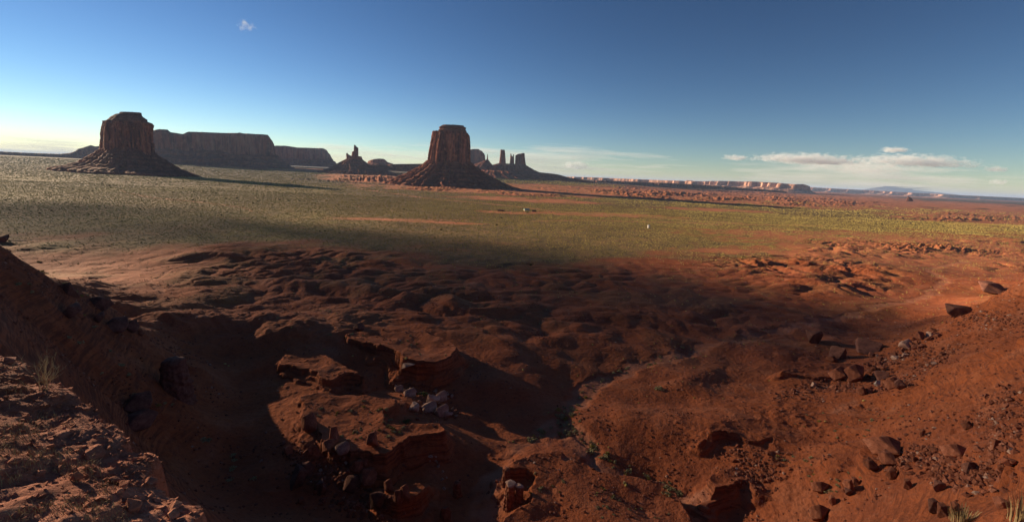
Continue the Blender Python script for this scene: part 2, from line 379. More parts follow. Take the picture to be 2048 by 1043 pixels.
bed = g.noise(1.0, 5, .65, stretch=(.10, .10, 1.6)); steep = g.math('SUBTRACT', 1.0, g.ramp(g.n('ShaderNodeSeparateXYZ').outputs[2], [(.55, 0.0), (.8, 1.0)]))
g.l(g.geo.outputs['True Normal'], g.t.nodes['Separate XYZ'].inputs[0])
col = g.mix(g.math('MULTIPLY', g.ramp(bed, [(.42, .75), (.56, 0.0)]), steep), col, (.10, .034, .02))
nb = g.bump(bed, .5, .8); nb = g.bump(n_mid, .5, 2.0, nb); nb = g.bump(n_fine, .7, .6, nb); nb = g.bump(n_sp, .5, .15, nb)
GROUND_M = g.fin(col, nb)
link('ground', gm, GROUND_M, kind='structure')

def cast(x, y, lo=60.0, hi=8000.0, steps=420):
    """where the sight line of photo pixels meets the terrain"""
    x = np.atleast_1d(np.asarray(x, float)); y = np.atleast_1d(np.asarray(y, float))
    d = ray(x, y); T = np.geomspace(lo, hi, steps)
    X = (d[:, 0] / d[:, 1])[:, None] * T; Yy = np.broadcast_to(T, X.shape); Z = CAMH + (d[:, 2] / d[:, 1])[:, None] * T
    k = Z < height(X, Yy); i = np.where(k.any(1), k.argmax(1), len(T) - 1); i = np.maximum(i, 1)
    a, b = T[i - 1].copy(), T[i].copy()
    for _ in range(9):
        c = (a + b) / 2; u = (CAMH + d[:, 2] / d[:, 1] * c) < height(d[:, 0] / d[:, 1] * c, c)
        b = np.where(u, c, b); a = np.where(u, a, c)
    c = (a + b) / 2; Xc = d[:, 0] / d[:, 1] * c
    return np.stack([Xc, c, height(Xc, c)], -1)

# ------------------------------------------------------------------ buttes and mesas
def rock_mat(name, scale, dark, mid, light, streak=1.0, strata=0.0):
    g = NT(name); s = 1.0 / scale
    a = g.noise(1.0, 6, .6, stretch=(s, s, s * .10)); b = g.noise(1.0, 5, .65, stretch=(s * 4, s * 4, s * .5)); c = g.noise(s * 2.2, 6, .6)
    col = g.ramp(a, [(.36, dark), (.50, mid), (.66, light)])
    col = g.mix(g.ramp(b, [(.38, .75 * streak), (.55, 0.0)]), col, tuple(x * .45 for x in dark))
    col = g.mix(g.ramp(c, [(.52, 0.0), (.66, .5)]), col, tuple(min(1, x * 1.25) for x in light))
    if strata:
        d = g.noise(1.0, 4, .7, stretch=(s * .12, s * .12, s * 3.2))
        col = g.mix(g.ramp(d, [(.46, 0.0), (.56, strata)]), col, tuple(x * .55 for x in mid))
    n = g.bump(a, .7, scale * .35); n = g.bump(b, .6, scale * .12, n); n = g.bump(c, .6, scale * .15, n)
    return g.fin(col, n)
D1, M1, L1 = (.10, .032, .020), (.26, .078, .040), (.44, .17, .09)
CLIFF = rock_mat('cliff_sandstone', 40, D1, M1, L1)
CLIFF_FAR = rock_mat('far_cliff_sandstone', 90, D1, M1, (.30, .14, .09), .8)
TALUS = rock_mat('talus_slope', 26, (.11, .036, .022), (.22, .072, .038), (.32, .12, .065), .3, .7)
CAP = rock_mat('caprock', 18, (.10, .042, .03), (.20, .08, .05), (.29, .13, .085), .4, .8)
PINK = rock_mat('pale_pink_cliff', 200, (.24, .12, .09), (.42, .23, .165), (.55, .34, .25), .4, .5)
DARKRIDGE = rock_mat('dark_red_ledge', 40, (.09, .036, .026), (.17, .068, .042), (.26, .11, .065), .5, .6)

def prof(pts, Y):
    p = at(np.array([q[0] for q in pts], float), np.array([q[1] for q in pts], float), Y)
    o = np.argsort(p[:, 2], kind='stable'); z = p[o, 2].copy()
    for i in range(1, len(z)): z[i] = max(z[i], z[i - 1] + .05)
    return z, p[o, 0]
def rockbody(name, Y, left, right, mat, parent, depth=.8, ex=3.2, flute=.06, fl_n=9, detail=.02, seed=0, nz=90, nth=300, ledge=0.0, talus=False, zlo=None, topflat=True, mindepth=0.0):
    """closed rock body whose two sides follow outlines measured at distance Y"""
    Y = Y * KD; zl, xl = prof(left, Y); zr, xr = prof(right, Y)
    z0 = min(zl[0], zr[0]) if zlo is None else zlo; z1 = max(zl[-1], zr[-1])
    Z = z0 + (z1 - z0) * np.linspace(0, 1, nz) ** 1.0
    L = np.interp(Z, zl, xl); R = np.interp(Z, zr, xr)
    c = (L + R) / 2; a = np.maximum((R - L) / 2, .5); b = np.maximum(a * depth, mindepth)
    th = np.linspace(0, 2 * np.pi, nth, endpoint=False); ct, st = np.cos(th), np.sin(th)
    k = (np.abs(ct) ** ex + np.abs(st) ** ex) ** (-1 / ex)
    A, TH = np.meshgrid(a, th, indexing='ij'); Bz = np.meshgrid(b, th, indexing='ij')[0]; CC = np.meshgrid(c, th, indexing='ij')[0]; ZZ = np.meshgrid(Z, th, indexing='ij')[0]
    H = z1 - z0; am = a.max()
    u = (ct * fl_n / 2)[None, :]; v = (st * fl_n / 2)[None, :]
    zz = ZZ / H
    if talus:
        e = 1 - .9 * flute * np.abs(perlin(u * 1.3 + .2 * zz, v * 1.3, seed)) * 2 - .5 * flute * np.abs(perlin(u * 3.7, v * 3.7, seed + 1)) + detail * fbm(u * 6 + zz * 7, v * 6 + zz * 9, 3, seed + 2)
    else:
        col_ = perlin(u + .25 * zz, v + .2 * zz, seed); col2 = perlin(u * 2.9 + .3 * zz, v * 2.9 - .3 * zz, seed + 1)
        e = 1 + flute * (1.5 * col_ - 1.6 * np.clip(.16 - np.abs(perlin(u * 1.6, v * 1.6 + .2 * zz, seed + 7)), 0, 1) * 4 + .6 * col2) + detail * fbm(u * 5 + zz * 4, v * 5 + zz * 16, 3, seed + 3)
    if ledge:
        q = zz * 9 + .35 * perlin(u, v, seed + 5); st_ = np.floor(q) + sstep(.55, .95, q - np.floor(q)); e = e + ledge * (q - st_ - .2) * .5
    X = CC + A * k * ct * e; Yy = Y + Bz * k * st * e
    Zf = ZZ.copy()
    if topflat: Zf[-1] += .012 * H * perlin(u[0] * 2, v[0] * 2, seed + 9)
    X = X + (Yy - Y) * (c[0] / Y)                # depth runs along the line of sight, so the outline stays as measured
    V = np.stack([X, Yy, Zf], -1).reshape(-1, 3); Fc = [grid_faces(nz, nth, True)]
    # roof: shrinking rings
    n0 = (nz - 1) * nth; rings = []; last = n0; vv = [V]; off = len(V)
    base = V[n0:n0 + nth]; cen = np.array([c[-1], Y, z1]); cen = base.mean(0) * np.array([1, 1, 0]) + np.array([0, 0, z1])
    for s in (.8, .5, .2, .02):
        ring = cen + (base - cen) * np.array([s, s, 1]); ring[:, 2] = base[:, 2] * s + z1 * (1 - s) + .012 * H * perlin(ring[:, 0] / am * 5, ring[:, 1] / am * 5, seed + 4)
        vv.append(ring); i = np.arange(nth); j = (i + 1) % nth
        Fc.append(np.stack([last + i, last + j, off + j, off + i], -1)); last = off; off += nth
    me = mesh_np(name, np.concatenate(vv), np.concatenate(Fc), smooth=True)
    return link(name, me, mat, parent)
def thing(name, label, cat, loc=(0, 0, 0), group=None):
    o = bpy.data.objects.new(name, None); COL.objects.link(o); o.location = loc; o.empty_display_size = 1
    tag(o, label, cat, group); return o
def root_at(name, label, cat, x, y, Y, group=None):
    """Empty at a thing's base; children keep world coordinates through a parent inverse"""
    p = at(np.array([x]), np.array([y]), Y * KD)[0]; o = thing(name, label, cat, tuple(p), group); return o
def settle():
    bpy.context.view_layer.update()
    for o in COL.objects:
        if o.parent and 'placed' not in o:
            o.matrix_parent_inverse = Matrix.Translation(-o.parent.location) if o.parent.parent is None else Matrix.Identity(4)
            o['placed'] = 1

# butte left of the middle of the plain
r = root_at('sandstone_butte', 'broad dark red butte on the left, with a domed stepped top and a long shadow', 'butte', 250, 345, 3000)
rockbody('talus', 3000, [(203,294),(184,306.6),(169,315.5),(149.7,324.4),(129,329.5),(100,333),(85,346)], [(305.8,301),(317.6,311),(343,326),(365,339),(387.5,347),(410,355)], TALUS, r, .82, 2.1, .07, 9, .03, 11, 110, 420, .10, True)
rockbody('cliff', 3000, [(210,246),(206,260),(204.7,281),(204,295),(204,315)], [(294.5,246),(300.5,248.3),(304,253),(302,265),(303,286),(305.8,289.5),(305.8,315)], CLIFF, r, .8, 3.4, .085, 6, .02, 12, 130, 520)
rockbody('caprock', 3000, [(239.6,224.6),(239,227.5),(231,228.5),(227,231),(221,234),(217,238),(212,241.5),(209.5,246),(209.5,252)], [(283,228.5),(283.8,232.5),(286,235),(294,240.5),(295,252)], CAP, r, .8, 2.8, .03, 9, .014, 13, 70, 420, .03)
# butte in the middle
r = root_at('sandstone_butte', 'square shouldered red butte near the middle, with a flat capped top above wide rubble skirt', 'butte', 900, 376, 3223)
rockbody('talus', 3223, [(857,318),(834,335),(807.6,348),(783,358),(766,366.3),(720,368.5),(700,376)], [(939,321),(955,335),(978,350),(1008,366),(1029,374.5),(1049.6,379.5),(1085,386)], TALUS, r, .8, 2.1, .08, 10, .035, 21, 120, 460, .11, True)
rockbody('cliff', 3223, [(867,263.7),(865,276),(862,288),(859,302.6),(857,319),(857,335)], [(933.7,265.7),(937.8,272),(938.4,296.5),(937.8,317),(937,335)], CLIFF, r, .85, 3.8, .085, 7, .02, 24, 130, 520)
rockbody('caprock', 3223, [(885.5,250.4),(878.3,255),(880,258),(877,260.5),(879,263),(874,266),(874,270)], [(927,253.9),(931.6,256.5),(930,260),(932.5,263),(933,270)], CAP, r, .85, 3.2, .03, 9, .014, 23, 60, 420, .03)
# castle-shaped butte
r = root_at('sandstone_butte', 'small castle shaped butte with one tall jagged tower and a thin spire left of it', 'butte', 708, 342, 5000)
rockbody('talus', 5000, [(692.7,317),(681,323),(659.5,334.7),(645,339),(625,345)], [(725,318.5),(737.7,328),(757,335.7),(772,340),(795,347)], TALUS, r, .8, 2.1, .10, 9, .02, 31, 60, 240, .05, True)
rockbody('tower', 5000, [(708.3,289.8),(707.6,295),(707.4,302),(704,303.4),(703,311),(700,322)], [(710,290.2),(712,291.4),(713,293.5),(716.8,296),(716.7,312.2),(723.5,313),(725,319),(726,324)], CLIFF_FAR, r, .7, 3, .05, 7, .02, 32, 70, 160)
rockbody('spire', 5000, [(694,305.6),(692,307.5),(693,316.6),(692,322)], [(694.8,305.8),(696.7,308.5),(699.5,310.5),(703,311.5),(705,322)], CLIFF_FAR, r, .6, 2.6, .05, 7, .02, 33, 50, 110)
# cluster of towers on one ridge
r = root_at('sandstone_towers', 'cluster of three upright rock towers on one dark ridge behind the middle butte', 'rock towers', 1030, 350, 6000)
rockbody('talus', 6000, [(996,326.6),(987,329),(975,333),(966,337),(950,344),(940,352),(930,360)], [(1052,329.8),(1063.6,337),(1079.7,344.5),(1104,347),(1120,349.2),(1137,354.5),(1183,362),(1200,366)], TALUS, r, .55, 2.2, .07, 12, .02, 41, 70, 300, .06, True)
rockbody('tower', 6000, [(1001.3,299.4),(1000.6,308),(998.6,326),(997,336)], [(1009.2,299.8),(1010.2,305),(1011.4,325),(1013,336)], CLIFF_FAR, r, .9, 2.8, .05, 6, .015, 42, 50, 130)
rockbody('tower', 6000, [(1021,307),(1020.4,314),(1019.6,327),(1019,336)], [(1022.3,307.2),(1023.4,311),(1024,312.5),(1027.6,313),(1027.9,326),(1029,336)], CLIFF_FAR, r, .8, 2.8, .05, 6, .015, 43, 50, 130)
rockbody('tower', 6000, [(1026,308.4),(1025.2,313),(1025,327),(1025,334)], [(1027.6,308.6),(1028,314),(1028.3,326),(1028.5,334)], CLIFF_FAR, r, .8, 2.8, .05, 6, .015, 47, 40, 90)
rockbody('tower', 6000, [(1045.5,306.4),(1036,307.9),(1034,309),(1031,311),(1030.6,322),(1030,334)], [(1049,306.3),(1049.2,314),(1050.4,324),(1052,336)], CLIFF_FAR, r, .8, 3.2, .06, 8, .015, 44, 60, 180)
r = root_at('rock_spire', 'thin needle of rock on a low cone just right of the middle butte', 'rock spire', 975, 330, 5600)
rockbody('cone', 5600, [(972.5,319),(966,322),(958,325.5),(945,330),(930,338)], [(977,319.6),(981,325),(984.8,329),(995,335)], TALUS, r, .9, 2.1, .06, 8, .02, 45, 30, 160, .04, True)
rockbody('needle', 5600, [(974.6,308.2),(974,313),(973.2,320),(972.5,324)], [(975.4,308.4),(975.8,314),(976.4,320),(977,324)], CLIFF_FAR, r, .9, 2.6, .05, 5, .02, 46, 40, 80)

def mesa(name, label, top, cliffbase, base, Y, thick, mat, tmat, n=420, tal=1.0, seed=0, wob=.06, zbase=None, lend=False, cat='mesa', group=None, ex=6.0, flute=1.0, skew=0.0):
    """long flat-topped mesa: a footprint loop whose rim height follows the measured skyline; cliff and talus parts"""
    Y = Y * KD; xm = (top[0][0] + top[-1][0]) / 2; hw = (top[-1][0] - top[0][0]) / 2
    def dep(xs): return Y * (1 + skew * (np.asarray(xs, float) - xm) / hw)
    xs = np.linspace(top[0][0], top[-1][0], 200)
    p = at(xs, np.interp(xs, [q[0] for q in top], [q[1] for q in top]), dep(xs)); tx, tz = p[:, 0], p[:, 2]; ty = p[:, 1] - Y
    q = at(xs, np.interp(xs, [q[0] for q in cliffbase], [q[1] for q in cliffbase]), dep(xs)); bx, bz = q[:, 0], q[:, 2]
    pb = at(np.array([base[0]], float), np.array([base[1]], float), Y)[0]; zb = pb[2] if zbase is None else zbase
    x0, x1 = tx[0], tx[-1]; cx, a = (x0 + x1) / 2, (x1 - x0) / 2
    f = np.linspace(0, 1, n, endpoint=False); th = 2 * np.pi * f
    # even spacing along the front: squash the angle
    th = th + .0
    ct, st = np.cos(th), np.sin(th); k = (np.abs(ct) ** ex + np.abs(st) ** ex) ** (-1 / ex)
    rx = np.clip(cx + a * k * ct, x0, x1); ry = thick * k * st
    nx, ny = np.sign(ct) * np.abs(k * ct) ** (ex - 1) / a * thick, np.sign(st) * np.abs(k * st) ** (ex - 1); nl = np.hypot(nx, ny) + 1e-9; nx, ny = nx / nl, ny / nl
    ry = ry + np.interp(rx, tx, ty); slope = (ty[-1] - ty[0]) / (tx[-1] - tx[0])
    nx = nx - slope * ny; nl = np.hypot(nx, ny); nx, ny = nx / nl, ny / nl
    H = tz.max() - zb
    w = wob * H * (4.0 * perlin(rx / (2.2 * H), ry / (2.2 * H), seed) + 1.5 * perlin(rx / (.6 * H), ry / (.6 * H), seed + 1)); w = w * (np.abs(ny) > .25) * 1.0
    rim = np.interp(rx, tx, tz); cb = np.minimum(np.interp(rx, bx, bz) + .05 * H * perlin(rx / (.8 * H), ry / (.8 * H), seed + 2), rim - .02 * H)
    root = thing(name, label, cat, (float(cx), float(Y), float(zb)), group)
    nc = 26; V = []
    for i in range(nc):                                        # cliff
        s = i / (nc - 1); o = .06 * H * (1 - s) - w * 1.0
        fl = flute * H * (.05 * perlin(rx / (.20 * H) + .3 * s, ry / (.2 * H), seed + 3) + .03 * np.abs(perlin(rx / (.07 * H) + .2 * s, ry / (.07 * H), seed + 4)) + .012 * perlin(rx / (.05 * H), ry / (.05 * H) + s * 8, seed + 5))
        if s > .86: o = o - .05 * H * (s - .86) / .14 * 1.5
        V.append(np.stack([rx + nx * (o + fl), Y + ry + ny * (o + fl), (cb - .12 * H) * (1 - s) + rim * s], -1))
    last = V[-1]
    for s in (.75, .4, .05):                                   # top surface
        t = last.copy(); yc = Y + np.interp(last[:, 0], tx, ty); t[:, 1] = yc + (last[:, 1] - yc) * s; V.append(t)
    V = np.concatenate(V); V[:, 0] += (V[:, 1] - Y - np.interp(V[:, 0], tx, ty)) * V[:, 0] / Y; m1 = mesh_np('cliff', V, grid_faces(nc + 3, n, True)); link('cliff', m1, mat, root)
    nt_ = 30; V = []
    for i in range(nt_):                                       # talus
        s = i / (nt_ - 1); d = (cb - zb) * tal * (1.5 * (1 - s) ** 1.25) + .05 * H
        gl = .16 * H * (1 - s * .8) * np.abs(perlin(rx / (.5 * H), ry / (.5 * H), seed + 6)) + .06 * H * perlin(rx / (.16 * H), s * 3 + ry / (.16 * H), seed + 8)
        o = d - w - gl + .03 * H * (np.sin(s * 19 + 2 * perlin(rx / H, ry / H, seed + 9)))
        V.append(np.stack([rx + nx * o, Y + ry + ny * o, (zb - 6) * (1 - s) + (cb + .02 * H) * s], -1))
    V = np.concatenate(V); V[:, 0] += (V[:, 1] - Y - np.interp(V[:, 0], tx, ty)) * V[:, 0] / Y; m2 = mesh_np('talus', V, grid_faces(nt_, n, True)); link('talus', m2, tmat, root)
    return root
mesa('sandstone_mesa', 'long flat topped blue brown mesa behind the left butte', [(262,268),(300,267),(319,264),(336,265),(341,269.5),(366,273),(377,268.5),(475.5,271.3),(480,270.4),(487,272),(537,274.3),(541,280),(545.5,285)],
     [(262,296),(348,297),(446,303.7),(546,308.6)], (446, 333), 6200, 420, CLIFF_FAR, TALUS, 620, 1.0, 51, .05)
mesa('sandstone_mesa', 'hazy flat mesa ending right of the long mesa, sloping down at its right end', [(520,296),(546,295),(571,295),(594.6,298.4),(649,300),(655,303),(659,309),(663,317)], [(520,316),(600,318),(663,320)], (600, 331), 8600, 600, CLIFF_FAR, TALUS, 420, 1.0, 61, .06)
mesa('low_mesa', 'distant stepped skyline ridge at the far left behind the broad butte', [(-160,299),(-60,302),(0,303),(60,306),(120,308),(140,306.5),(152,303),(155,299.5),(166,297.5),(184,292.5),(189,295.5),(205,294),(225,293),(260,292)],
     [(-160,309),(0,309),(110,311),(200,308),(260,306)], (60, 320), 7600, 700, CLIFF_FAR, TALUS, 420, .9, 71, .05)
mesa('low_mesa', 'low rounded hill just right of the castle shaped butte', [(736,322.5),(741,320),(748,318.6),(758,317.6),(768,318.4),(771,320.5),(776,324.5),(786,327.5)], [(736,325.5),(758,323),(786,329)], (760, 332), 7000, 150, CLIFF_FAR, TALUS, 260, 1.0, 81, .04, ex=3)
mesa('low_mesa', 'long low dark bench between the castle shaped butte and the middle butte', [(700,333),(740,330),(800,328.8),(850,328.2),(900,329)], [(700,336),(800,333.5),(900,334)], (800, 341), 5600, 260, DARKRIDGE, TALUS, 420, 1.2, 83, .10)
mesa('sandstone_mesa', 'blocky mesa half hidden by the right side of the middle butte', [(915,301),(938,300.4),(948,299),(957,299),(961,301.6),(967,303.6),(968.4,307)], [(915,319),(940,319.5),(968,320)], (940, 334), 7200, 130, CLIFF_FAR, TALUS, 300, .8, 87, .03)
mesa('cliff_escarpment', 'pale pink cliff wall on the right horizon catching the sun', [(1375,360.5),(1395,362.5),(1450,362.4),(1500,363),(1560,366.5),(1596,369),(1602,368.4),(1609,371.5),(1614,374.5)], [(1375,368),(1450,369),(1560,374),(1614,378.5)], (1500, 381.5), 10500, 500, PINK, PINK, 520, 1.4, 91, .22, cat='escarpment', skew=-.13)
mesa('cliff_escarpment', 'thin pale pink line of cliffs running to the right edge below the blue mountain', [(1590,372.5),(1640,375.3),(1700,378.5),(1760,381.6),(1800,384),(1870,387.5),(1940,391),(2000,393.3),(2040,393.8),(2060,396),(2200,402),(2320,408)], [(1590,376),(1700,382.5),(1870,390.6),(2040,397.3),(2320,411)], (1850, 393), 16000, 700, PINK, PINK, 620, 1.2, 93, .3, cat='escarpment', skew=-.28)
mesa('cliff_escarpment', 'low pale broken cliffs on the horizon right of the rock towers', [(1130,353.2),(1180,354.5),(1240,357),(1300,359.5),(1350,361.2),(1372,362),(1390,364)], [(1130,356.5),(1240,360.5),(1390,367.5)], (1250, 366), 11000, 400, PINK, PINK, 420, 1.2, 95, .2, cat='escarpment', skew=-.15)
mesa('low_mesa', 'dark red broken ledge in front of the pale pink cliffs', [(1190,360.5),(1240,362),(1300,364.8),(1340,366),(1400,369.5),(1460,373.5),(1500,376.6),(1540,379.6),(1566,381.6),(1574,384)], [(1190,362.5),(1340,368.6),(1460,376),(1574,385.4)], (1400, 376), 7000, 160, DARKRIDGE, DARKRIDGE, 520, 1.5, 97, .20)
# mountain far beyond everything
r = thing('mountain', 'faint blue mountain on the right horizon above the thin pink cliffs', 'mountain', tuple(at(np.array([1800.]), np.array([388.]), 42000 * KD)[0]))
rockbody('slope', 42000, [(1766,373.2),(1752,374.4),(1735,377.5),(1715,380.5),(1690,384),(1640,388),(1600,395)], [(1772,373.4),(1790,376.3),(1815,378.5),(1840,377.8),(1862,376.5),(1872,380),(1890,386),(1930,391),(1990,400)], rock_mat('blue_grey_slope', 900, (.06, .05, .05), (.09, .075, .07), (.12, .1, .09), .2), r, .35, 2.0, .05, 8, .012, 99, 40, 200, 0, True)
# lone outcrop on the right plain
r = root_at('rock_outcrop', 'tiny dark pointed rock outcrop standing alone on the far right plain', 'rock outcrop', 1820, 396, 4300)
rockbody('crag', 4300, [(1815.6,392.2),(1815,394),(1813.5,397.5),(1812,402)], [(1816.4,392.4),(1819,393.6),(1822.5,395.5),(1824.5,397.6),(1826,402)], DARKRIDGE, r, .7, 2.4, .1, 6, .04, 98, 24, 60)
settle()

# ------------------------------------------------------------------ near rocky slope, bottom left
_e = np.array([(-60,668),(0,697),(32,712),(62,742),(110,752),(128,790),(175,830),(228,862),(298,905),(312,950),(345,985),(385,1010),(392,1050),(400,1120)], float)
_ey = np.interp(_e[:, 1], [668, 697, 905, 1010, 1120], [6.6, 6.3, 4.4, 3.7, 3.2])
EDGE = at(_e[:, 0], _e[:, 1], _ey)
_q = np.concatenate([EDGE, at(np.array([0., 0., 150.]), np.array([1043., 870., 1043.]), np.array([3.0, 4.2, 3.2]))])
_pl = np.linalg.lstsq(np.c_[_q[:, :2], np.ones(len(_q))], _q[:, 2], rcond=None)[0]
def ledge_z(X, Y):
    z = _pl[0] * X + _pl[1] * Y + _pl[2]
    ex = np.interp(Y, EDGE[::-1, 1], EDGE[::-1, 0]) - 1.85 * np.clip(Y - EDGE[0, 1], 0, None)
    d = (X - ex) * .8 + .22 * perlin(X / .5, Y / .5, 301) + .1 * perlin(X / .17, Y / .17, 302)
    n = .11 * fbm(X / 1.1, Y / 1.1, 4, 303) + .010 * fbm(X / .13, Y / .13, 3, 304)
    q = (z + n) / .11 + .6 * perlin(X / .9, Y / .9, 305); st_ = np.floor(q) + sstep(.6, 1.0, q - np.floor(q))
    n = n + .010 * (st_ - q) + .005 * np.abs(perlin(X / .07, Y / .07, 306))
    f = np.clip(d, 0, None)
    return z + n - 4.5 * f ** 1.1 - .5 * sstep(0, .3, d) - .03 * np.clip(-d, 0, .5)
lx = np.arange(-13, 1.2, .028); ly = np.arange(1.6, 9.0, .028)
LX, LY = np.meshgrid(lx, ly); LZ = ledge_z(LX, LY)
lm = mesh_np('rocky_slope', np.stack([LX, LY, LZ], -1).reshape(-1, 3), grid_faces(len(ly), len(lx)))
g = NT('shale_slope')
a = g.noise(1.1, 6, .6); b = g.noise(9.0, 5, .65); c = g.noise(45.0, 4, .65)
col = g.ramp(a, [(.36, (.22, .075, .042)), (.5, (.32, .115, .068)), (.66, (.40, .17, .105))])
col = g.mix(g.ramp(b, [(.36, .6), (.5, 0.0)]), col, (.15, .05, .03)); col = g.mix(g.ramp(c, [(.58, 0.0), (.68, .5)]), col, (.46, .26, .19))
n = g.bump(b, .7, .06); n = g.bump(c, .7, .015, n)
SHALE = g.fin(col, n)
link('rocky_slope', lm, SHALE, kind='structure')

# ------------------------------------------------------------------ rocks
def rock_proto(seed, sub=4, planes=13, rough=.05, flat=1.0):
    """angular block: the hull of a few scattered points, its edges worn, its faces slightly rough"""
    rr = np.random.default_rng(seed); bm = bmesh.new(); n = planes + 3
    P_ = rr.normal(size=(n, 3)); P_ /= np.linalg.norm(P_, axis=1)[:, None]; P_ *= rr.uniform(.78, 1.08, n)[:, None]; P_[:, 2] = np.clip(P_[:, 2], -.5, .72)
    for p in P_: bm.verts.new(p)
    bmesh.ops.convex_hull(bm, input=bm.verts); bmesh.ops.delete(bm, geom=[v for v in bm.verts if not v.link_faces], context='VERTS')
    bmesh.ops.dissolve_limit(bm, angle_limit=.22, verts=bm.verts, edges=bm.edges)
    bmesh.ops.bevel(bm, geom=list(bm.edges), offset=.045, segments=1, affect='EDGES', profile=.6)
    bmesh.ops.triangulate(bm, faces=bm.faces)
    bmesh.ops.subdivide_edges(bm, edges=bm.edges, cuts=3 if sub > 3 else 1, use_grid_fill=True); bmesh.ops.triangulate(bm, faces=bm.faces)
    bm.verts.ensure_lookup_table(); V = np.array([v.co[:] for v in bm.verts]); Fc = np.array([[v.index for v in f.verts] for f in bm.faces]); bm.free()
    q = V * 1.8; V = V * (1 + rough * .8 * fbm(q[:, 0] + q[:, 2] * .7, q[:, 1] - q[:, 2] * .6, 4, seed % 50 + 1))[:, None]
    V[:, 2] *= flat; return mesh_np('boulder', V, Fc, smooth=False)
def boulder_mat(name, c1, c2, c3, sc=1.0):
    g = NT(name); oi = g.n('ShaderNodeObjectInfo'); tc_ = g.n('ShaderNodeTexCoord')
    a = g.noise(1.6 * sc, 6, .6, tc_.outputs['Object']); b = g.noise(6 * sc, 5, .65, tc_.outputs['Object'], stretch=(1, 1, 2.5))
    col = g.ramp(a, [(.36, c1), (.52, c2), (.68, c3)]); col = g.mix(g.ramp(b, [(.34, .7), (.48, 0.0)]), col, tuple(x * .5 for x in c1))
    col = g.mix(1.0, col, g.ramp(oi.outputs['Random'], [(0, .72), (1, 1.18)]), 'MULTIPLY')
    n = g.bump(a, .5, .3); n = g.bump(b, .6, .12, n); return g.fin(col, n)
BRED = boulder_mat('red_boulder', (.16, .058, .034), (.25, .092, .052), (.34, .15, .095))
BDARK = boulder_mat('dark_boulder', (.10, .045, .034), (.16, .07, .05), (.22, .10, .07))
BPALE = boulder_mat('pale_boulder', (.30, .17, .125), (.42, .27, .20), (.52, .37, .29))
BWHITE = boulder_mat('white_boulder', (.45, .38, .33), (.60, .53, .47), (.70, .64, .58))
PR = {k: [] for k in 'rdpw'}
for k, m in (('r', BRED), ('d', BDARK), ('p', BPALE), ('w', BWHITE)):
    for i in range(5 if k in 'rd' else 3):
        me = rock_proto(500 + i * 7 + ord(k), 4, (9, 13, 11, 16, 8)[i], .06); me.materials.append(m); PR[k].append(me)
PS = []
for i in range(6):
    me = rock_proto(700 + i, 2, (8, 11, 13, 9, 10, 12)[i], .05); me.materials.append(BRED); PS.append(me)
PSP = []
for i in range(3):
    me = rock_proto(720 + i, 2, 10, .05); me.materials.append(BPALE); PSP.append(me)
def put_rock(p, w, h, me, label, group=None, rz=None, tilt=.2, name='boulder', sink=.30, deep=None, rx=None):
    o = bpy.data.objects.new(name, me); COL.objects.link(o)
    d = deep or w * random.uniform(.75, 1.1)
    o.scale = (w / 1.6, d / 1.6, h / 1.2); o.location = (p[0], p[1], p[2] + h * (.42 - sink))
    o.rotation_euler = ((random.uniform(-tilt, tilt) if rx is None else rx), random.uniform(-tilt, tilt), random.uniform(-.6, .6) if rz is None else rz)
    tag(o, label, 'boulder' if name == 'boulder' else 'rock', group); return o
